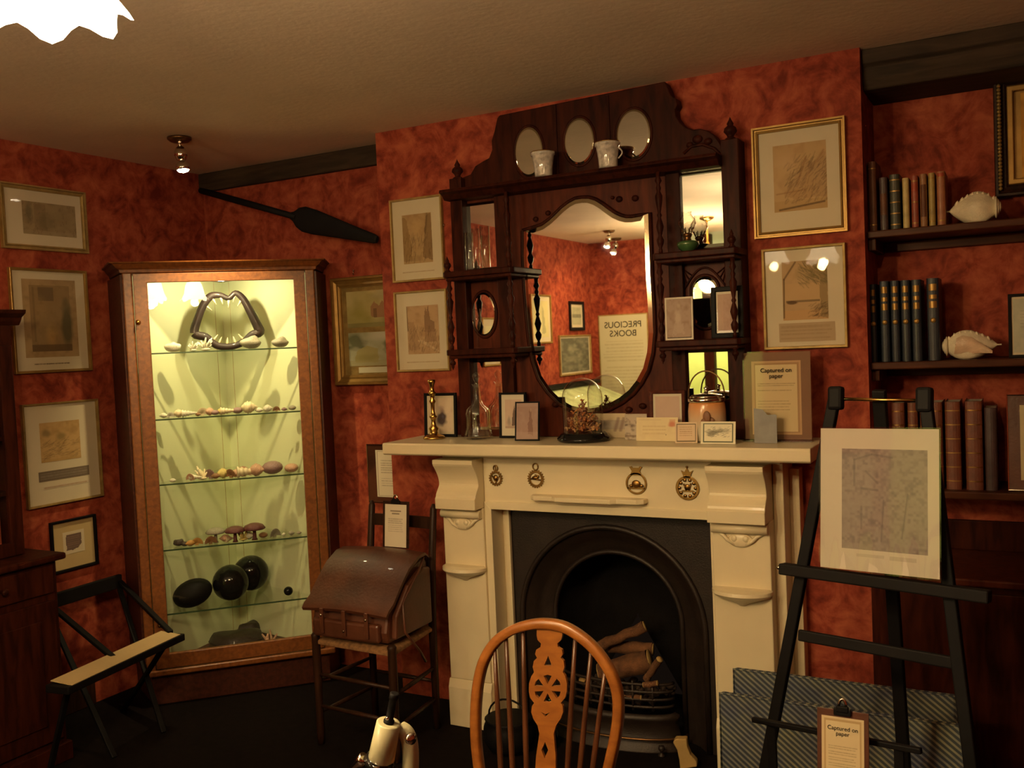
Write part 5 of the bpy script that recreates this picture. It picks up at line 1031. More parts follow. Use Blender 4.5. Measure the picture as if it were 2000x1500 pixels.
# cards
def card(label, px0, px1, ptop, y, ink, lean=.12, yaw=0.0, name='postcard', group='cards on the mantelshelf', z=MZ, shear=0, m_='paper', cat='card'):
    a = at(px0, ptop, 1, y); c = at(px1, ptop, 1, y); w = c.x-a.x; h = (a.z+c.z)/2-z
    t = empty(name, label, cat, frameM(((a.x+c.x)/2-shear*h/2, y, z+.001), (math.cos(yaw), math.sin(yaw), 0), (shear, lean, 1)), group)
    put('card_stock', MB().box(-w/2, w/2, 0, h, -.001, 0), m_, t); art('printed_face', ink, -w/2, w/2, 0, h, .0004, t)
    put('easel_back', MB().add([(-w*.15, 0, -.002-h*.22), (w*.15, 0, -.002-h*.22), (0, h*.7, -.0015)], [(0, 1, 2), (2, 1, 0)]), m_, t)
    return t
i = Ink(50, 40, (.42, .36, .28)).rect(0, 1, .72, 1, (.62, .52, .34), .9).rect(0, 1, 0, .35, (.55, .46, .30), .8).ell(.35, .5, .3, .25, (.18, .16, .15), .8, .7).line(.7, .3, .8, .8, .05, (.25, .17, .14), .7).line(.85, .3, .95, .8, .05, (.25, .17, .14), .7)
card('blurred grey and cream postcard half hidden behind the glass dome', 1152, 1221, 808, 3.482, i, .03)
i = Ink(30, 50, (.50, .43, .34)).mottle((.15, .11, .09), .9, 6, 9, .5).rect(0, 1, .85, 1, (.48, .42, .33), .7).rect(0, 1, .10, .18, (.2, .14, .1), .7)
card('narrow black-and-white patterned card between the dome and the cream envelope', 1219, 1262, 809, 3.425, i, .06)
i = Ink(80, 50, (.74, .64, .40)).mottle((.66, .54, .34), .4, 5, 4, .45).ell(.86, .72, .11, .16, (.60, .20, .12), .85, .6, .3).rect(.80, .94, .62, .92, (.60, .25, .16), .5).lines(.15, .75, .25, .7, 3, (.52, .38, .2), .35).ell(.72, .27, .015, .03, DSEP, .9, .5, .1).rect(.05, .6, .88, .92, (.5, .38, .2), .3)
card('cream envelope with a red postage stamp propped on the mantelshelf', 1241, 1322, 816, 3.385, i, .14, name='envelope')
def bordered(base, ln_, e=.07): return Ink(60, 50, base).rect(e, 1-e, e, 1-e, ln_, 1).rect(e+.035, 1-e-.035, e+.045, 1-e-.045, base, 1)
i = bordered((.68, .54, .38), (.18, .14, .09)).lines(.2, .8, .3, .8, 5, SEP, .45, .4)
card('small pinkish caption card with a dark border leaning sideways', 1320, 1362, 825, 3.330, i, .20, .15, name='caption_card', shear=.10)
i = bordered((.78, .74, .56), (.13, .15, .10)).ell(.40, .52, .25, .22, (.16, .16, .12), .8, .8, 1.1).ell(.65, .60, .22, .12, (.25, .24, .17), .6, .8, 1.2).hatch(60, (.15, .8, .3, .75), (.12, .12, .09), .5, .3, .06, .01)
card('white bordered card with a dark ink drawing near the front edge', 1367, 1435, 824, 3.315, i, .16, name='caption_card')
i = Ink(40, 60, (.56, .42, .34)).mottle((.48, .34, .27), .3, 4, 5, .5).ell(.5, .12, .34, .26, (.12, .07, .06), .95, .5, .3).ell(.5, .30, .12, .12, (.40, .26, .22), .6, .7).rect(.44, .56, 0, .22, (.6, .5, .42), .7)
stand_frame('photo_frame', 'brown wooden frame with a faded portrait behind the cream envelope', 'picture frame', 1268, 1337, 763, 3.440, .013, 'mahogr', i, (.08, .92, .05, .94), 'paper', .05)
# biscuit barrel
bx_ = at(1382, 840, 1, 3.415).x; zt = at(1382, 783, 1, 3.415).z-MZ; br_ = .069
bb = empty('biscuit_barrel', 'cream and orange ceramic biscuit barrel with silver lid and arched handle', 'biscuit barrel', (bx_, 3.415, MZ+.001))
m, nt, bs = newmat('barrel_glaze'); tc = nt.nodes.new('ShaderNodeTexCoord'); sxz = nt.nodes.new('ShaderNodeSeparateXYZ'); rp = nt.nodes.new('ShaderNodeValToRGB'); mr = nt.nodes.new('ShaderNodeMath'); mr.operation = 'DIVIDE'; mr.inputs[1].default_value = zt
nt.links.new(tc.outputs['Object'], sxz.inputs[0]); nt.links.new(sxz.outputs['Z'], mr.inputs[0]); nt.links.new(mr.outputs[0], rp.inputs[0]); nt.links.new(rp.outputs[0], bs.inputs['Base Color'])
rp.color_ramp.elements[0].color = (.62, .55, .40, 1); rp.color_ramp.elements[0].position = .35; rp.color_ramp.elements[1].color = (.66, .28, .09, 1); rp.color_ramp.elements[1].position = .95; bs.inputs['Roughness'].default_value = .2
M['barrel'] = m
body = put('ceramic_body', MB().lathe([(0, .001), (.058, .001), (.064, .008), (br_, .03), (br_, zt*.75), (.066, zt*.92), (.062, zt)], (0, 0, 0), 32), 'barrel', bb)
put('painted_figure', MB().ball((.018, -br_*.975, zt*.62), (.015, .004, .024)).ball((.006, -br_*1.0, zt*.5), (.010, .003, .014)).ball((.034, -br_*.88, zt*.5), (.012, .004, .018)), colmat('figure_brown', (.20, .08, .03), .5), body)
put('silver_rim', MB().lathe([(.064, zt-.006), (.069, zt), (.068, zt+.012), (.062, zt+.014)], (0, 0, 0), 32), 'chrome', bb)
put('silver_lid', MB().lathe([(.064, zt+.013), (.055, zt+.022), (.02, zt+.028), (.008, zt+.030), (.006, zt+.040), (.010, zt+.048), (0, zt+.053)], (0, 0, 0), 32), 'chrome', bb)
hz = at(1382, 727, 1, 3.415).z-MZ
put('arched_handle', MB().tube([(.069*math.cos(PI*k/16), 0, zt+.004+(hz-zt)*math.sin(PI*k/16)**.8) for k in range(17)], .0028, 8), 'bronze', bb)
# acrylic text sign
a = at(1452, 688, 1, 3.45); c = at(1586, 688, 1, 3.45); w_ = c.x-a.x; h_ = a.z-MZ
a.y = 3.425
sg = empty('acrylic_sign', 'brown-bordered Captured on paper notice in a clear acrylic stand on the mantelshelf', 'sign', frameM(((a.x+c.x)/2, 3.425, MZ+.001), (1, 0, 0), (0, .04, 1)))
i = Ink(70, 90, (.24, .145, .095)).rect(.12, .86, .055, .90, (.56, .38, .22), 1).rect(.155, .825, .075, .875, (.40, .26, .14), .9).rect(.175, .805, .085, .86, (.70, .58, .34), 1).lines(.20, .78, .55, .68, 5, DSEP, .38, .35).lines(.20, .74, .32, .45, 4, DSEP, .33, .35)
art('printed_sheet', i, -w_/2+.004, w_/2-.004, .006, h_-.004, .002, sg)
put('sheet_backing', MB().box(-w_/2+.004, w_/2-.004, .006, h_-.004, .0005, .0015), 'leather', sg)
put('clear_holder', MB().box(-w_/2, w_/2, 0, h_, -.001, .006).box(-w_/2, w_/2, 0, .004, -.018, .04), 'acrylic', sg)
text('Captured on\npaper', .0215, -.002, h_*.765, .0075, 'black', sg, label='heading reading Captured on paper', space=.95)
i = Ink(30, 50, (.27, .26, .25)).mottle((.33, .31, .27), .6, 5, 8, .4)
a = at(1472, 798, 1, 3.36); c = at(1517, 812, 1, 3.36); w_ = c.x-a.x; h0 = a.z-MZ; h1 = c.z-MZ
put('torn_grey_card', MB().prism([(-w_/2, 0), (w_/2, 0), (w_/2, h1), (w_*.42, h1+.004), (w_*.1, h1+.002), (-w_*.12, h0-.004), (-w_/2, h0)], 'xz', -.0008, .0008), colmat('grey_blue_card', (.27, .27, .265), .85, .15, 20), origin=Matrix.Translation(((a.x+c.x)/2, 3.355, MZ+.001)) @ Matrix.Rotation(-.05, 4, 'X'), label='torn blue-grey card standing before the acrylic notice', cat='card')

# ================================================================== THINGS ON THE OVERMANTEL
def cup(px, pt, pb, hw, label, handle, foot=.75):
    c = at(px, pb, 1, 3.415); h = at(px, pt, 1, 3.415).z-ZL; r = at(px+hw, pb, 1, 3.415).x-c.x
    t = empty('porcelain_cup', label, 'cup', (c.x, 3.415, ZL+.001), 'porcelain cups on the long ledge')
    put('cup_body', MB().lathe([(0, .002), (r*foot, .002), (r*foot, .008), (r*.80, h*.42), (r*.93, h*.82), (r*1.04, h*.86), (r*1.04, h*.97), (r, h), (r*.9, h*.98), (r*.72, h*.4), (0, h*.1)], (0, 0, 0), 28), 'porc', t)
    put('gilt_rim', MB().lathe([(r*1.045, h*.965), (r*1.05, h*.985), (r*1.0, h*1.005), (r*.96, h*.99)], (0, 0, 0), 28), 'brass', t)
    if handle: put('handle', MB().tube([(r*.88+r*.34*math.sin(PI*k/10), 0, h*.75-h*.42*k/10) for k in range(11)], .003, 8), 'porc', t)
cup(1062, 297, 344, 21, 'small pale fluted porcelain cup below the left oval mirror', False)
cup(1188, 278, 323, 23, 'larger gilded porcelain cup with handle between middle and right oval mirrors', True)
def tumbler(px, pt, z, y, r, label, name='drinking_glass', prof=None):
    c = at(px, pt, 1, y); h = c.z-z
    put(name, MB().lathe(prof(h) if prof else [(0, .002), (r*.95, .002), (r, .006), (r, h*.5), (r*1.05, h), (r*.95, h), (r*.9, h*.3), (0, .012)], (0, 0, 0), 30, flute=10, fa=.02, caps=False), 'crystal', origin=(c.x, y, z+.001), label=label, cat='glass', group='glasses on the left upper bracket shelf')
tumbler(915, 455, ZL1, 3.425, .017, 'short straight drinking glass, left one on the upper left bracket shelf')
tumbler(928, 447, ZL1, 3.385, .014, 'bubbled drinking glass between the two plain glasses on the upper left shelf')
tumbler(946, 442, ZL1, 3.425, .019, 'tallest clear drinking glass beside the spindle on the upper left shelf')
cg = at(932, 645, 1, 3.40); hh_ = at(932, 604, 1, 3.40).z-ZL2
put('crystal_goblet', MB().lathe([(0, .001), (.018, .001), (.018, .003), (.004, .008), (.003, hh_*.42), (.012, hh_*.5), (.018, hh_*.7), (.017, hh_), (.015, hh_), (.010, hh_*.55), (0, hh_*.48)], (0, 0, 0), 22, caps=False), 'crystal', origin=(cg.x, 3.40, ZL2+.001), label='slender crystal goblet in front of the small oval mirror', cat='goblet')
cg = at(1345, 480, 1, 3.43); lp_ = empty('oil_lamp', 'small oil lamp with green bowl and clear globe on the upper right bracket shelf', 'oil lamp', (cg.x, 3.42, ZL1+.001))
put('green_bowl', MB().lathe([(.020, 0), (.024, .004), (.034, .012), (.042, .026), (.040, .036), (.020, .042), (0, .043)], (0, 0, 0), 24), 'grn', lp_)
bn = put('brass_burner', MB().lathe([(.016, .042), (.012, .050), (.016, .058), (.018, .064), (.010, .070)], (0, 0, 0), 18), 'bronze', lp_)
for k in range(8): put('burner_prong', MB().tube([(.012*math.cos(k*PI/4), .012*math.sin(k*PI/4), .062), (.020*math.cos(k*PI/4), .020*math.sin(k*PI/4), .078), (.022*math.cos(k*PI/4), .022*math.sin(k*PI/4), .088)], .0016, 6), 'bronze', bn)
put('glass_globe', MB().lathe([(.013, .072), (.025, .084), (.033, .102), (.031, .118), (.020, .132), (.016, .140), (.018, .148)], (0, 0, 0), 24, caps=False), 'globe', lp_)
i = Ink(44, 64, (.40, .30, .24)).mottle((.28, .19, .14), .7, 6, 8, .4).ell(.45, .55, .16, .25, (.52, .42, .34), .7, .7, .6).poly([(.2, .05), (.35, .5), (.55, .55), (.75, .1)], (.48, .38, .31), .6, .08).ell(.5, .82, .1, .1, (.5, .40, .30), .6, .7)
stand_frame('photo_frame', 'white-edged unframed photograph standing on the lower right bracket shelf', 'picture frame', 1298, 1352, 581, 3.375, .007, 'paper', i, (0, 1, 0.02, 1), None, .04, 0.05, d=.005, group='photographs on the right bracket shelf', z=ZL2)
i = Ink(44, 64, (.46, .32, .26)).mottle((.38, .25, .19), .5, 6, 8, .4).ell(.75, .45, .14, .4, (.28, .18, .14), .5, .7, .6).rect(0, .3, 0, 1, (.50, .36, .28), .5)
stand_frame('photo_frame', 'thick black-framed brown photograph behind the right spindle of the bracket shelf', 'picture frame', 1388, 1450, 560, 3.415, .018, 'black', i, (.07, .93, .06, .94), 'paper', .05, 0, d=.012, group='photographs on the right bracket shelf', z=ZL2)

# ================================================================== RUSH-SEATED CHAIR, SATCHEL, CLIPBOARD
rc = empty('rush_seat_chair', 'dark ladder-back chair with a woven rush seat beside the fireplace', 'chair', (-2.34, 3.10, 0))
FL, FR_, BL, BR = (-2.545, 2.955), (-2.150, 2.930), (-2.515, 3.285), (-2.185, 3.270)
for p in (FL, FR_): put('leg', MB().lathe([(.014, .0), (.017, .05), (.015, .20), (.018, .30), (.017, .44), (.019, .452), (.012, .462)], (p[0], p[1], 0), 12), 'oak', rc, local=False)
for p in (BL, BR): put('back_post', MB().tube([(p[0], p[1], 0), (p[0], p[1], .44), (p[0], p[1]+.02, .70), (p[0], p[1]+.05, .92), (p[0], p[1]+.052, .94)], [.015, .017, .016, .014, .006], 12), 'oak', rc, local=False)
for z in (.86, .70, .56):
    q = .04 if z > .8 else .02 if z > .6 else .008
    pts = [(BL[0]+(BR[0]-BL[0])*k/8, BL[1]+(BR[1]-BL[1])*k/8+q+.012*math.sin(PI*k/8)) for k in range(9)]
    put('ladder_rail', MB().loops([[(x, y+dy, z+dz) for x, y in pts+[] ] for dy, dz in ((-.005, -.025), (-.005, .025), (.005, .025), (.005, -.025), (-.005, -.025))], False, False, False, False), 'oak', rc, local=False)
b = MB(); c0 = Vector(((FL[0]+FR_[0]+BL[0]+BR[0])/4, (FL[1]+FR_[1]+BL[1]+BR[1])/4, 0)); cs = [Vector((p[0], p[1], 0)) for p in (FL, FR_, BR, BL)]
rings = []
for q in range(13):
    f = 1.03-q/13*1.0; z = .440+.012*math.cos(q*PI)*(.25)+(.0 if q else -.012); rings.append([c0+(p-c0)*f+Vector((0, 0, z)) for p in cs])
b.loops([[c0+(p-c0)*1.03+Vector((0, 0, .415)) for p in cs]]+rings, True, True, True, False); put('rush_seat', b, 'rush', rc, local=False, bevel=.004)
for a, c, z in ((FL, FR_, .16), (FL, FR_, .29), (FL, BL, .13), (FL, BL, .26), (FR_, BR, .13), (FR_, BR, .26), (BL, BR, .20)): put('stretcher', MB().tube([(a[0], a[1], z), ((a[0]+c[0])/2, (a[1]+c[1])/2, z), (c[0], c[1], z)], [.007, .010, .007], 8), 'oak', rc, local=False)
x0, x1 = -2.555, -2.170
sa = empty('leather_satchel', 'old brown leather satchel lying on the rush-seated chair', 'satchel', (-2.36, 3.06, .452))
def flapline(x, off): return [(x-off*.0, y, z) for y, z in ((3.225, .745), (3.20, .762), (3.15, .757), (3.08, .722), (3.02, .668), (2.965, .610), (2.93, .590), (2.915, .572))]
b = MB(); A = flapline(x0-.020, 0); B = flapline(x1+.012, 0); A2 = [(p[0], p[1]+.006, p[2]-.012) for p in A]; B2 = [(p[0], p[1]+.006, p[2]-.012) for p in B]
cols = []
for k in range(9):
    f = k/8; cols.append([Vector(a)*(1-f)+Vector(c)*f+Vector((0, 0, .010*math.sin(PI*f))) for a, c in zip(A, B)])
b.loops(cols, False, False, False); cols2 = [[p+Vector((0, .006, -.012)) for p in c_] for c_ in cols]; b.loops(cols2, False, False, False)
b.loops([cols[0], cols2[0]], False, smooth=False); b.loops([cols[-1], cols2[-1]], False, smooth=False); b.loops([[c_[0] for c_ in cols], [c_[0] for c_ in cols2]], False, smooth=False); b.loops([[c_[-1] for c_ in cols], [c_[-1] for c_ in cols2]], False, smooth=False)
put('curved_flap', b, 'leather', sa, local=False)
put('satchel_body', MB().prism([(2.945, .455), (2.935, .50), (2.955, .575), (3.02, .640), (3.08, .700), (3.15, .735), (3.20, .742), (3.235, .725), (3.24, .60), (3.225, .455)], 'yz', x0+.010, x1-.004), 'leather', sa, local=False, bevel=.012)
put('front_pocket', MB().box(x0+.03, x1-.03, 2.915, 2.945, .462, .535), 'leather', sa, local=False, bevel=.010)
for x in (-2.47, -2.36, -2.25):
    st = put('closing_strap', MB().box(x-.009, x+.009, 2.905, 2.914, .480, .580), 'leather', sa, local=False, bevel=.002)
    put('buckle_stud', MB().lathe([(.005, 0), (.006, .002), (.003, .004), (0, .005)], (x, 2.905, .555 if x != -2.36 else .50), 10, (0, -1, 0)), 'chrome', st, local=False)
put('shoulder_strap', MB().tube([(x1+.004, 3.20, .74), (x1+.03, 3.12, .70), (x1+.018, 3.02, .60), (x1+.05, 2.98, .50), (x1+.062, 3.06, .40), (x1+.045, 3.12, .34)], .0055, 8), 'leather', sa, local=False)
put('gusset', MB().prism([(2.96, .47), (2.97, .56), (3.06, .66), (3.17, .71), (3.22, .70), (3.22, .47)], 'yz', x1-.004, x1+.022), 'leather', sa, local=False, bevel=.008)
def clipboard(name, label, q, y, ink, bm, head=None, lean=.08, yaw=0.0):
    a, c, d_, e = [at(*p, 1, y) for p in q]; w = ((c.x-a.x)+(d_.x-e.x))/2; h = (a.z+c.z-d_.z-e.z)/2; zb = (d_.z+e.z)/2; sh_ = ((a.x+c.x)/2-(d_.x+e.x)/2)/h
    t = empty(name, label, 'clipboard', frameM(((d_.x+e.x)/2, y, zb), (math.cos(yaw), math.sin(yaw), 0), (sh_, lean, 1)), 'clipboards')
    put('board', MB().box(-w/2, w/2, 0, h, 0, .003), bm, t, bevel=.001); m_ = w*.09
    art('printed_sheet', ink, -w/2+m_, w/2-m_, h*.02, h*.93, .0042, t)
    cp_ = put('spring_clip', MB().box(-w*.17, w*.17, h-.012, h+.004, .003, .010).box(-w*.12, w*.12, h-.004, h+.010, .002, .012), 'black', t, bevel=.002)
    put('clip_loop', MB().tube([(w*.07*math.cos(PI*k/8), h+.010+.016*math.sin(PI*k/8), .006) for k in range(9)], .0035, 8), 'chrome', cp_)
    if head: text(head, w*.115, 0, h*.80, .0048, 'black', t, space=.9, label='heading reading Captured on paper')
    return t
i = Ink(40, 64, (.70, .64, .50)).rect(.25, .75, .83, .86, DSEP, .7).rect(.33, .67, .77, .80, DSEP, .7).lines(.15, .85, .35, .68, 7, DSEP, .35, .35)
clipboard('clipboard', 'clipboard with a white printed sheet propped on the satchel against the chair back', ((747, 980), (800, 980), (798, 1071), (749, 1069)), 3.235, i, 'oak', None, .10)

# ================================================================== BUREAU WITH GLAZED BOOKCASE, LOW BLACK STAND
bu = empty('bureau_bookcase', 'dark mahogany bureau with a glazed bookcase on top at the left edge', 'bookcase', (-3.62, 1.85, 0))
put('bureau_carcase', MB().box(XL+.022, -3.425, 1.25, 2.440, .06, .815), 'mahog', bu, local=False, bevel=.004)
put('bureau_plinth', MB().box(XL+.022, -3.410, 1.24, 2.455, .001, .075), 'mahog', bu, local=False, bevel=.004)
put('bureau_top', MB().box(XL+.022, -3.395, 1.22, 2.470, .815, .842), 'mahog', bu, local=False, bevel=.008)
for y0, y1 in ((1.28, 1.84), (1.86, 2.42)):
    d_ = put('door', MB().box(-3.425, -3.412, y0, y1, .10, .66), 'mahog', bu, local=False, bevel=.004)
    put('door_panel', MB().box(-3.412, -3.406, y0+.07, y1-.07, .17, .59), 'mahog', d_, local=False, bevel=.005)
dw = put('drawer', MB().box(-3.425, -3.412, 1.28, 2.42, .69, .80), 'mahog', bu, local=False, bevel=.004)
for y in (1.5, 2.2): put('drawer_knob', MB().lathe([(.008, 0), (.007, .010), (.014, .018), (.010, .026), (0, .028)], (-3.412, y, .745), 12, (1, 0, 0)), 'mahog', dw, local=False)
BX = -3.53; BE = 2.385
put('bookcase_back', MB().box(XL+.022, XL+.034, 1.32, BE, .845, 1.76), 'mahog', bu, local=False)
put('bookcase_side', MB().box(XL+.034, BX-.02, BE-.02, BE, .845, 1.76), 'mahog', bu, local=False); put('bookcase_side', MB().box(XL+.034, BX-.02, 1.32, 1.34, .845, 1.76), 'mahog', bu, local=False)
put('bookcase_cornice', MB().prism([(XL+.022, 1.76), (BX, 1.76), (BX+.012, 1.775), (BX+.02, 1.79), (BX+.045, 1.805), (BX+.05, 1.82), (XL+.022, 1.82)], 'xz', 1.28, BE+.04), 'mahog', bu, local=False, bevel=.003)
put('frieze_board', MB().box(BX-.02, BX, 1.32, BE, 1.68, 1.76), 'mahog', bu, local=False)
SHB = (.850, 1.10, 1.32, 1.50)
for z in SHB[1:]: put('bookcase_shelf', MB().box(XL+.034, BX-.03, 1.34, BE-.02, z-.016, z), 'mahog', bu, local=False)
for y0, y1 in ((1.32, 1.85), (1.855, BE)):
    o_ = [(y0, .845), (y1, .845), (y1, 1.68), (y0, 1.68)]; i_ = [(y0+.055, .90), (y1-.055, .90), (y1-.055, 1.63), (y0+.055, 1.63)]
    d_ = put('glazed_door', MB().ring(o_, i_, 'yz', BX-.018, BX), 'mahog', bu, local=False, bevel=.003)
    put('door_glass', MB().add([(BX-.010, a, c) for a, c in i_], [(0, 1, 2, 3)]), 'picglass', d_, local=False)
y = BE-.06; k = 0
for z, hh, mn, cc in ((SHB[0], .19, 'faded_red_book', (.30, .06, .03)), (SHB[1], .17, 'dark_grey_book', (.06, .055, .05)), (SHB[2], .14, 'grey_book', (.16, .15, .13))):
    y = BE-.035
    for j in range(5):
        w_ = (.030, .024, .034, .027, .031)[j]; hh2 = hh*(1, .94, 1.04, .97, .9)[j]; y -= w_
        t = empty('shelf_book', ('red', 'dark grey', 'pale grey')[[SHB[0], SHB[1], SHB[2]].index(z)]+' book, '+['nearest the corner side', 'second in', 'third in', 'fourth in', 'fifth in'][j]+' on the '+['bottom', 'middle', 'upper'][[SHB[0], SHB[1], SHB[2]].index(z)]+' shelf of the glazed bookcase', 'book', (BX-.09, y, z), 'books in the glazed bookcase')
        put('cover', MB().box(-.10, 0, .001, w_-.001, .001, hh2), colmat(mn, cc, .6, .25), t, bevel=.003); put('page_block', MB().box(-.099, -.004, .004, w_-.004, hh2, hh2+.0006), 'paper', t)
ds = empty('low_display_stand', 'low black wooden stand with an open frame and a white card along its front ledge', 'stand', (-3.4, 2.6, 0))
A, B_, C__, D__ = Vector((-3.72, 2.60, .57)), Vector((-3.72, 2.97, .575)), Vector((-3.15, 2.235, .42)), Vector((-3.25, 2.84, .42))
put('back_rail', MB().bar(A-Vector((0, .03, 0)), B_+Vector((0, .01, 0)), .022, .062), 'slate', ds, local=False, bevel=.004)
for a, c in ((A, Vector((-3.21, 2.52, .41))), (B_, D__)): put('side_rail', MB().bar(a, c, .024, .016), 'black', ds, local=False, bevel=.003)
put('front_ledge', MB().bar(C__+Vector((0, -.02, -.022)), D__+Vector((.0, .02, -.022)), .11, .030), 'black', ds, local=False, bevel=.004)
u = (D__-C__).normalized(); n_ = Vector((-u.y, u.x, 0))
put('white_card', MB().add([C__+Vector((0, 0, -.005))-n_*.050, D__+Vector((0, 0, -.005))-n_*.050, D__+Vector((0, 0, .004))+n_*.050, C__+Vector((0, 0, .004))+n_*.050, C__+Vector((0, 0, -.008))-n_*.050, D__+Vector((0, 0, -.008))-n_*.050, D__+Vector((0, 0, .001))+n_*.050, C__+Vector((0, 0, .001))+n_*.050], [(0, 1, 2, 3), (7, 6, 5, 4), (0, 4, 5, 1), (1, 5, 6, 2), (2, 6, 7, 3), (3, 7, 4, 0)]), 'tanboard', ds, local=False, label='pale card strip')
for p, q_ in ((C__+u*.03, (-3.33, 2.28)), (D__-u*.03, (-3.64, 2.88)), (A, (-3.25, 2.52)), (B_, (-3.26, 2.78))): put('crossed_leg', MB().bar((q_[0], q_[1], .001), (p.x, p.y, p.z-.035), .022, .016), 'black', ds, local=False, bevel=.003)

# ================================================================== EASEL, LAMINATED SHEET, TICKING BOARDS, STAND, CUPBOARD
EO = Vector((-.33, 2.55, .95)); ER = Vector((.975, -.222, 0)).normalized(); EU = Vector((.02, .12, .99)).normalized(); EN = ER.cross(EU).normalized()
def ep(px, py, d=0.0): return onp(px, py, EO+EN*d, EN)
ea = empty('easel', 'black wooden artist easel with brass rod holding a laminated drawing', 'easel', (-.33, 2.6, 0))
def down(a, c):
    t = a.z/(a.z-c.z); return a+(c-a)*t
la, lb = ep(1633, 762), ep(1497, 1490); ra, rb = ep(1806, 765), ep(1896, 1490)
for a, c in ((la, lb), (ra, rb)):
    f = down(a, c); f.z = .001; put('front_leg', MB().bar(f, a, .030, .022, EN), 'black', ea, local=False, bevel=.003)
for px, py in ((1633, 775), (1806, 778)):
    p = ep(px, py, .004); put('top_cap', MB().bar(p-EU*.035, p+EU*.028, .040, .030, EN), 'black', ea, local=False, bevel=.008)
ca = ep(1717, 762, -.02); put('rear_leg', MB().bar(Vector((ca.x+.02, ca.y+.26, .001)), ca, .034, .020, EN), 'black', ea, local=False, bevel=.003)
put('brass_rod', MB().tube([ep(1628, 779), ep(1812, 783)], .0045, 10), 'brass', ea, local=False, label='brass rod')
put('ledge', MB().bar(ep(1526, 1110, .018), ep(1934, 1166, .018), .030, .040, EN), 'slate', ea, local=False, bevel=.004)
put('cross_bar', MB().bar(ep(1560, 1240), ep(1876, 1297), .030, .016, EN), 'slate', ea, local=False, bevel=.004)
put('wing_bolt', MB().lathe([(.005, 0), (.006, .006), (.003, .010), (0, .011)], ep(1524, 1109, .02), 10, -ER), 'chrome', ea, local=False)
q = [ep(x, y, .042) for x, y in ((1620, 834), (1849, 836), (1845, 1136), (1595, 1109))]
bot = (q[2]+q[3])/2; top_ = (q[0]+q[1])/2; w_ = ((q[1]-q[0]).length+(q[2]-q[3]).length)/2; h_ = (top_-bot).length
ls = empty('laminated_drawing', 'large laminated grey-brown drawing of a figure standing on the easel', 'print', frameM(bot, (q[2]-q[3]), (top_-bot)))
i = Ink(110, 140, (.60, .55, .46)); i.rect(.19, .91, .15, .86, (.30, .255, .235), 1)
n1 = vnoise(140, 110, 14, 18); n2 = vnoise(140, 110, 45, 56); box_ = (i.U > .19) & (i.U < .91) & (i.V > .15) & (i.V < .86)
i.mix(box_*np.clip((n1*.5+n2*.7-.55)*1.3, 0, 1), (.17, .14, .15)); i.mix(box_*np.clip((.5-n2)*1.2, 0, 1)*.5, (.38, .33, .29))
for a in ((.30, .60, .30, .78), (.30, .78, .45, .82), (.45, .82, .62, .80), (.36, .45, .36, .30), (.55, .5, .53, .22), (.75, .55, .70, .25), (.36, .58, .5, .57), (.40, .70, .5, .62)): i.line(*a, .008, (.13, .11, .12), .5)
i.mix(~box_*0.0, (0, 0, 0)).rect(.32, .55, .10, .118, (.42, .36, .3), .5).rect(.60, .82, .095, .118, (.40, .34, .28), .55)
art('drawing_sheet', i, -w_/2+.004, w_/2-.004, .004, h_-.004, .0012, ls)
b = MB(); N_ = 14                                            # clear pouch, slightly wavy at the foot
rg = [[(-w_/2+w_*k/N_, h_*j/12, .0024+.0022*math.sin(k*1.7)*max(0, 1-j/4)) for k in range(N_+1)] for j in range(13)]
b.loops(rg, False); put('clear_pouch', b, 'acrylic', ls)
put('pouch_back', MB().add([(-w_/2, 0, 0), (w_/2, 0, 0), (w_/2, h_, 0), (-w_/2, h_, 0)], [(0, 1, 2, 3)]), 'acrylic', ls)
def tickbox(label, tl, tr, y, th, lean):
    a = at(*tl, 1, y); c = at(*tr, 1, y); w = c.x-a.x; h = (a.z+c.z)/2
    mx_ = frameM(((a.x+c.x)/2, y-lean*h, .002), (1, 0, 0), (0, lean, 1))
    t = empty('ticking_board', label, 'board', mx_, 'blue ticking covered boards')
    put('padded_panel', MB().box(-w/2, w/2, 0, h, -th, 0), 'tick', t, bevel=.008); put('seam_piping', MB().tube([(-w/2, .004, 0), (-w/2, h, 0), (w/2, h, 0), (w/2, .004, 0)], .0035, 6), 'tick', t)
tickbox('taller board covered in blue and cream striped ticking, the one behind', (1432, 1300), (1868, 1370), 3.12, .030, .04)
tickbox('lower front board covered in darker blue striped ticking', (1405, 1352), (1885, 1424), 2.96, .030, .03)
stn = empty('music_stand', 'thin black metal stand with a cross bar in front of the ticking boards', 'stand', (-.36, 2.35, 0))
a = at(1470, 1405, 1, 2.40); c = at(1800, 1467, 1, 2.26)
put('cross_bar', MB().bar(a, c, .014, .014), 'black', stn, local=False, bevel=.003)
p = at(1755, 1462, 1, 2.28)
put('post', MB().bar((p.x, 2.285, .001), (p.x, 2.285, p.z), .020, .020, (0, 1, 0)), 'black', stn, local=False); p2 = a+(c-a)*.12
put('post', MB().bar((p2.x, p2.y+.01, .001), (p2.x, p2.y+.01, p2.z), .020, .020, (0, 1, 0)), 'black', stn, local=False)
put('low_ledge', MB().bar((a.x, a.y-.03, .225), (c.x, c.y-.03, .225), .06, .014), 'black', stn, local=False)
i = Ink(50, 80, (.62, .50, .30)).rect(.06, .94, .03, .97, (.42, .28, .13), .8).rect(.10, .90, .05, .95, (.62, .51, .31), 1).lines(.16, .84, .45, .70, 8, DSEP, .35, .35).lines(.16, .84, .12, .38, 7, DSEP, .35, .35)
clipboard('clipboard', 'brown clipboard with a Captured on paper sheet before the ticking boards', ((1566, 1386), (1664, 1396), (1700, 1592), (1596, 1580)), 2.235, i, 'leather', 'Captured on\npaper', .14)
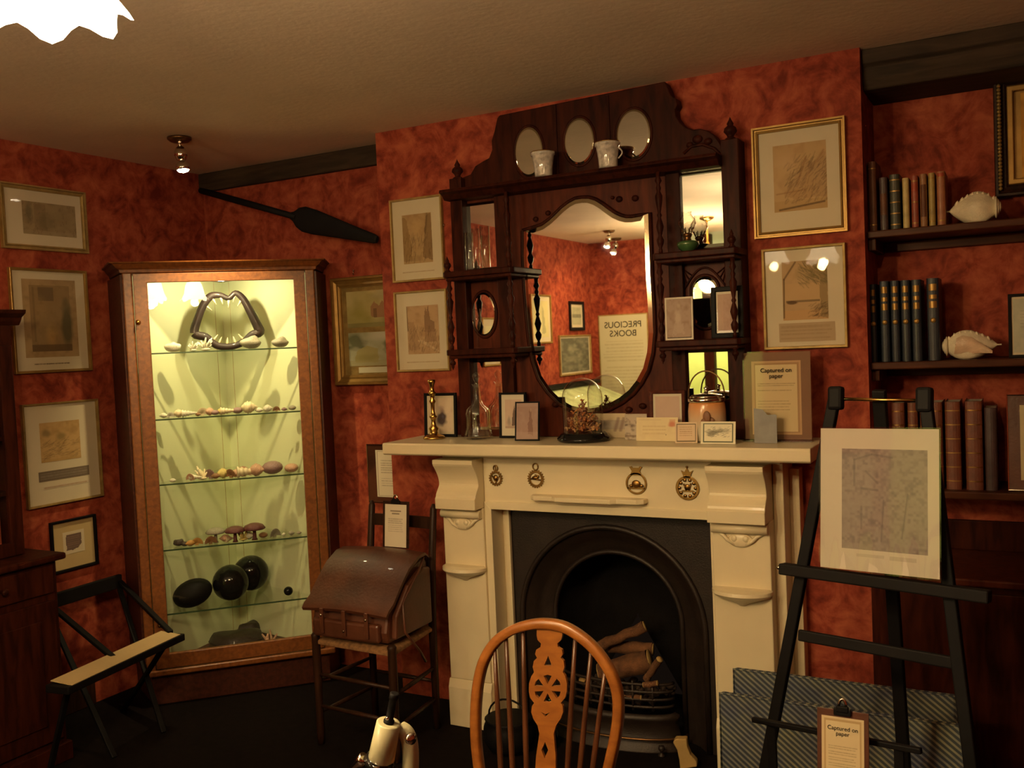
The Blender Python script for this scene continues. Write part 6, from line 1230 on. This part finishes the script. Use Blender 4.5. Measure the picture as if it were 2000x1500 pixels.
cu = empty('low_cupboard', 'dark low cupboard under the alcove shelves behind the easel', 'cupboard', (.4, 3.6, 0))
put('carcase', MB().box(XR+.004, 1.2, 3.44, YR-.004, .03, .735), 'mahog', cu, local=False, bevel=.004); put('top_board', MB().box(XR+.004, 1.22, 3.405, YR-.004, .735, .760), 'mahogr', cu, local=False, bevel=.006)
put('plinth', MB().box(XR+.01, 1.19, 3.46, YR-.01, .001, .03), 'black', cu, local=False); put('gallery_back', MB().box(XR+.004, 1.2, YR-.03, YR-.004, .760, .870), 'mahog', cu, local=False, bevel=.004)
for k in range(3):
    x0_ = XR+.03+k*.545; d_ = put('door', MB().box(x0_, x0_+.52, 3.428, 3.44, .07, .71), 'mahog', cu, local=False, bevel=.004); put('door_knob', MB().lathe([(.007, 0), (.006, .01), (.012, .018), (0, .026)], (x0_+.46, 3.428, .42), 12, (0, -1, 0)), 'brassd', d_, local=False)

# ================================================================== WHEEL-BACK CHAIR, TABLE, MICROSCOPE
WY = 1.95
def wp(px, py, lean=.06):
    """point of the chair back plane, which leans away towards the top"""
    return onp(px, py, Vector((-1.0, WY, .85)), Vector((0, -1, lean)).normalized())
wc = empty('wheelback_chair', 'honey-coloured wooden wheel-back chair with a hooped back before the fireplace', 'chair', (-1.0, 1.75, 0))
bow = [(957, 1640), (946, 1570), (936, 1500), (930, 1440), (930, 1380), (936, 1325), (948, 1285), (970, 1252), (1000, 1231), (1035, 1220), (1068, 1218), (1103, 1225), (1138, 1246), (1168, 1275), (1192, 1312), (1206, 1352), (1208, 1392), (1203, 1435), (1189, 1500), (1175, 1560), (1163, 1640)]
bw = [wp(*p) for p in bow]
def smoothpath(P, m=4):
    out = []
    for i in range(len(P)-1):
        p0, p1, p2, p3 = P[max(i-1, 0)], P[i], P[i+1], P[min(i+2, len(P)-1)]
        for k in range(m):
            t = k/m; out.append(.5*((2*p1)+(p2-p0)*t+(2*p0-5*p1+4*p2-p3)*t*t+(3*p1-p0-3*p2+p3)*t**3))
    return out+[P[-1]]
bs_ = smoothpath(bw); rings = []
nrm = Vector((0, -1, .06)).normalized()
for i, p in enumerate(bs_):
    t = (bs_[min(i+1, len(bs_)-1)]-bs_[max(i-1, 0)]).normalized(); u = t.cross(nrm).normalized()
    rings.append([p+u*a+nrm*b__ for a, b__ in ((-.0115, -.009), (-.008, -.013), (.008, -.013), (.0115, -.009), (.0115, .009), (.008, .013), (-.008, .013), (-.0115, .009))])
put('hoop', MB().loops(rings, True, True, True), 'elm', wc, local=False)
SEATZ = .455
spl = [(1226, 25), (1240, 25), (1249, 23), (1256, 16), (1263, 17), (1268, 25), (1277, 27), (1284, 23), (1290, 29), (1302, 31), (1312, 28), (1320, 33), (1334, 37), (1350, 37), (1362, 34), (1372, 26), (1378, 30), (1390, 31), (1402, 27), (1416, 18), (1432, 14), (1450, 16), (1475, 19), (1500, 20), (1540, 19), (1600, 18), (1640, 19)]
L_, R__ = [], []
for y, hw in spl:
    cx = 1075-(y-1226)*.030; L_.append(wp(cx-hw, y)); R__.append(wp(cx+hw, y))
poly = L_+R__[::-1]; b = MB(); n = len(poly); b.add([p+nrm*.004 for p in poly]+[p-nrm*.004 for p in poly], [tuple(range(n))[::-1], tuple(range(n, 2*n))]+[(k, (k+1) % n, n+(k+1) % n, n+k) for k in range(n)])
b.f = [f[::-1] for f in b.f]
so = put('wheel_splat', b, 'elm', wc, local=False)
def cutter(pts):
    ar = sum(pts[k][0]*pts[(k+1) % len(pts)][1]-pts[(k+1) % len(pts)][0]*pts[k][1] for k in range(len(pts))); pts = pts if ar < 0 else pts[::-1]; c_ = MB(); P_ = [wp(*p) for p in pts]; m_ = len(P_); c_.add([p+nrm*.03 for p in P_]+[p-nrm*.03 for p in P_], [tuple(range(m_)), tuple(range(m_, 2*m_))[::-1]]+[(m_+k, m_+(k+1) % m_, (k+1) % m_, k) for k in range(m_)]); c_.xf(WM[wc.name].inverted()); return c_
cuts = [cutter([(1072, 1280), (1064, 1299), (1079, 1299)]), cutter([(1058, 1389), (1066, 1399), (1076, 1390), (1067, 1394)]), cutter([(1066, 1448), (1059, 1464), (1065, 1480), (1072, 1464)])]
for k in range(6):
    a = PI/6+k*PI/3; cx, cy = 1071, 1344; cuts.append(cutter([(cx+9*math.cos(a), cy+9*math.sin(a)), (cx+26*math.cos(a-.30), cy+26*math.sin(a-.30)), (cx+27*math.cos(a), cy+27*math.sin(a)), (cx+26*math.cos(a+.30), cy+26*math.sin(a+.30))]))
try: cutout(so, cuts)
except Exception as ex: print('cut failed', ex)
for pts in (((966, 1262), (985, 1640)), ((988, 1243), (1008, 1640)), ((1021, 1228), (1032, 1640)), ((1124, 1240), (1100, 1640)), ((1155, 1266), (1120, 1640)), ((1183, 1302), (1140, 1640))):
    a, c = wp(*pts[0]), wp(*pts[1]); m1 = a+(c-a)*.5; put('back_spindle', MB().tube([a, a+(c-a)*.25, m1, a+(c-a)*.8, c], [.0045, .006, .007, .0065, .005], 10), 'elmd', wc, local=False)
zb_ = min(p.z for p in bw)
sc_ = Vector(((bw[0].x+bw[-1].x)/2, WY-.20, 0)); n = 32; rg = []
for f, z in ((.96, zb_-.030), (1.0, zb_-.022), (1.0, zb_-.006), (.97, zb_+.002), (.6, zb_-.004), (.1, zb_-.008)): rg.append([(sc_.x+.215*f*math.copysign(abs(math.cos(2*PI*k/n))**.75, math.cos(2*PI*k/n)), sc_.y+.225*f*math.copysign(abs(math.sin(2*PI*k/n))**.75, math.sin(2*PI*k/n)), z) for k in range(n)])
put('saddle_seat', MB().loops(rg, True, True, True), 'elm', wc, local=False)
for sx_, sy_ in ((-1, -1), (1, -1), (-1, 1), (1, 1)): put('leg', MB().tube([(sc_.x+sx_*.20, sc_.y+sy_*.21, .001), (sc_.x+sx_*.185, sc_.y+sy_*.19, .12), (sc_.x+sx_*.165, sc_.y+sy_*.17, .26), (sc_.x+sx_*.14, sc_.y+sy_*.15, zb_-.02)], [.012, .018, .014, .016], 12), 'elm', wc, local=False)
for a, c in (((-.18, -.18), (-.18, .18)), ((.18, -.18), (.18, .18)), ((-.18, 0), (.18, 0))): put('stretcher', MB().tube([(sc_.x+a[0], sc_.y+a[1], .18), (sc_.x+(a[0]+c[0])/2, sc_.y+(a[1]+c[1])/2, .18), (sc_.x+c[0], sc_.y+c[1], .18)], [.007, .011, .007], 10), 'elm', wc, local=False)
tb = empty('work_table', 'dark wooden table below the view carrying the microscope', 'table', (-.75, .85, 0))
put('table_top', MB().box(-1.25, -.25, .55, 1.16, .715, .740), 'oak', tb, local=False, bevel=.004)
for x in (-1.2, -.30):
    for y in (.60, 1.11): put('leg', MB().box(x-.025, x+.025, y-.025, y+.025, .001, .715), 'oak', tb, local=False, bevel=.003)
MY = 1.03
def mp(px, py, y=MY): return at(px, py, 1, y)
mi = empty('microscope', 'ivory enamelled microscope with a black eyepiece tube at the bottom of the view', 'microscope', (mp(760, 1500).x, MY, .742))
a, c = mp(745, 1480), mp(759, 1412); ax = (c-a).normalized(); rT = (mp(778, 1412)-mp(740, 1409)).length/2; LT = (c-a).length
put('body_tube', MB().lathe([(rT*.9, -.004), (rT*1.12, 0), (rT*1.02, LT), (rT*.86, LT+.001)], a, 32, ax), 'ivory', mi, local=False)
put('eyepiece_tube', MB().lathe([(rT*.46, 0), (rT*.46, .004), (rT*.33, .005), (rT*.33, .036), (rT*.40, .037), (rT*.40, .044), (rT*.30, .045)], c, 24, ax), 'black', mi, local=False)
g = mp(756, 1405, MY-.012); put('set_screw', MB().lathe([(.0022, 0), (.0026, .003), (0, .004)], g, 10, ax), 'chrome', mi, local=False)
pts = [mp(783, 1425, MY+.02), mp(793, 1432, MY+.02), mp(800, 1450, MY+.02), mp(802, 1480, MY+.02), mp(800, 1530, MY+.02), mp(790, 1640, MY+.03)]
put('curved_arm', MB().tube(smoothpath(pts), .0115, 14), 'ivory', mi, local=False)
g = mp(797, 1441, MY-.005); put('focus_knob', MB().lathe([(.004, 0), (.0045, .002), (.0075, .003), (.0078, .009), (.003, .010), (0, .011)], g, 16, (.9, -.3, .1)), 'chrome', mi, local=False)
d0 = a-ax*.004; put('nosepiece', MB().lathe([(rT*.7, .002), (rT*1.25, -.003), (rT*1.3, -.012), (rT*.6, -.018)], a, 24, (ax+Vector((.25, 0, 0))).normalized()), 'ostr', mi, local=False)
for px0, py0, px1, py1, r_ in ((712, 1478, 690, 1500, .0055), (735, 1492, 731, 1530, .006)):
    e0, e1 = mp(px0, py0, MY-.012), mp(px1, py1, MY-.014); put('objective', MB().tube([e0, e0+(e1-e0)*.5, e0+(e1-e0)*.5, e1], [r_*1.35, r_*1.35, r_, r_*.8], 14), 'chrome', mi, local=False)
cx_ = mp(760, 1500).x
put('stage', MB().box(cx_-.06, cx_+.045, MY-.05, MY+.05, .868, .874), 'ostr', mi, local=False)
put('foot', MB().prism([(cx_-.075, MY-.05), (cx_+.05, MY-.05), (cx_+.06, MY), (cx_+.05, MY+.05), (cx_-.075, MY+.05), (cx_-.06, MY)], 'xy', .742, .765), 'ivory', mi, local=False, bevel=.004)
put('pillar', MB().tube([(cx_+.028, MY+.03, .76), (cx_+.028, MY+.03, .90), pts[-1]], .0125, 14), 'ivory', mi, local=False)

# ================================================================== REAR OF THE ROOM, SEEN IN THE MIRRORS
MPL = OY-.012
def vw(px, py): p = at(px, py, 0, XL+.02); return (2*MPL-p.y, p.z)
def rearpic(label, c, fw, fm, ink, inner, mount='board', **k):
    (ya, za), (yb, zb) = vw(c[0], c[1]), vw(c[2], c[3]); h = za-zb; w = abs(ya-yb)
    return picbox('framed_print', label, 'picture', frameM((XL+.003, (ya+yb)/2, zb), (0, 1, 0), (0, 0, 1)), w, h, fw, fm, ink, inner, mount, .018, 'flat', 'pictures at the rear of the left wall', **k)
i = Ink(40, 60, (.62, .56, .30)).poly([(.2, .1), (.3, .7), (.4, .85), (.45, .1)], (.30, .30, .18), .6, .05).poly([(.65, .1), (.7, .8), (.85, .6), (.9, .1)], (.30, .30, .18), .6, .05)
rearpic('pale yellow print in a wooden frame reflected in the shield mirror', (1037, 574, 1080, 670), .016, 'gold', i, (.1, .9, .1, .9))
i = Ink(40, 50, (.45, .44, .30)).rect(0, 1, .4, .6, (.16, .16, .12), .8).mottle((.3, .3, .2), .5, 5, 6, .4)
rearpic('black-framed print near the rear corner reflected in the shield mirror', (1113, 588, 1143, 645), .030, 'black', i, (.12, .88, .12, .88))
i = Ink(40, 60, (.12, .12, .09)).mottle((.28, .27, .20), .8, 6, 8, .4)
rearpic('dark glazed picture in the rear corner reflected in the shield mirror', (1093, 655, 1157, 728), .016, 'gilt2', i, (.04, .96, .04, .96))
i = Ink(50, 60, (.70, .66, .42)).lines(.15, .85, .2, .8, 8, DSEP, .3, .4)
for yy, z_, w_, h_, lb in ((.15, 1.42, .30, .40, 'cream-mounted picture on the left wall nearer the camera, reflected in the left mirrors'), (.62, 1.30, .34, .46, 'large pale print on the left wall seen only in the lower left mirror'), (-.25, 1.75, .3, .22, 'small wide print high on the left wall behind the camera')):
    picbox('framed_print', lb, 'picture', frameM((XL+.003, yy, z_), (0, 1, 0), (0, 0, 1)), w_, h_, .014, 'gold', i, (.15, .85, .2, .85), 'board', .018, 'flat', 'pictures at the rear of the left wall')
# poster on the rear wall
def vb(px, py): p = at(px, py, 1, 2*MPL-(YB+.01)); return (p.x, p.z)
(xa, za), (xb, zb) = vb(1168, 616), vb(1272, 800); zb = vb(1272, 800)[1]
xb = min(xb, -3.22)
po = empty('book_notice', 'large pale PRECIOUS BOOKS notice on the rear wall, reflected in the shield mirror', 'notice', frameM(((xa+xb)/2, YB+.003, zb), (-1, 0, 0), (0, 0, 1)))
w_, h_ = xb-xa, za-zb
i = Ink(70, 110, (.52, .48, .33)).lines(.08, .94, .50, .74, 7, (.36, .33, .22), .5, .45).lines(.08, .94, .10, .46, 10, (.38, .34, .22), .5, .45)
put('backing_board', MB().box(-w_/2, w_/2, 0, h_, 0, .010), 'gilt2', po); art('printed_sheet', i, -w_/2+.012, w_/2-.012, .012, h_-.012, .0108, po)
text('PRECIOUS\nBOOKS', .088, 0, h_-.135, .0115, 'black', po, label='heading reading PRECIOUS BOOKS', space=1.0)
dcs = empty('display_case', 'low display case with pale green sloping panel at the rear of the left wall', 'display case', (-3.62, -1.3, 0))
put('case_body', MB().box(XL+.022, -3.42, -1.90, -.45, .001, .98), 'mahogr', dcs, local=False, bevel=.004)
put('sloping_panel', MB().prism([(XL+.03, .98), (-3.42, .98), (-3.42, 1.0), (XL+.03, 1.16)], 'xz', -1.88, -.47), colmat('pale_green_paper', (.52, .62, .34), .8, .25, 9), dcs, local=False)
put('top_rail', MB().box(XL+.022, XL+.10, -1.92, -.43, 1.16, 1.20), 'slate', dcs, local=False, bevel=.004)
# lime room beyond
t = empty('pendant_lamp', 'small pendant lamp lighting the lime yellow room beyond', 'lamp', (-3.6, -4.2, ZC))
put('cord', MB().tube([(0, 0, -.001), (0, 0, -.30)], .004, 6), 'black', t); put('lamp_shade', MB().lathe([(.03, -.28), (.16, -.40), (.165, -.41)], (0, 0, 0), 24, caps=False), 'paper', t)
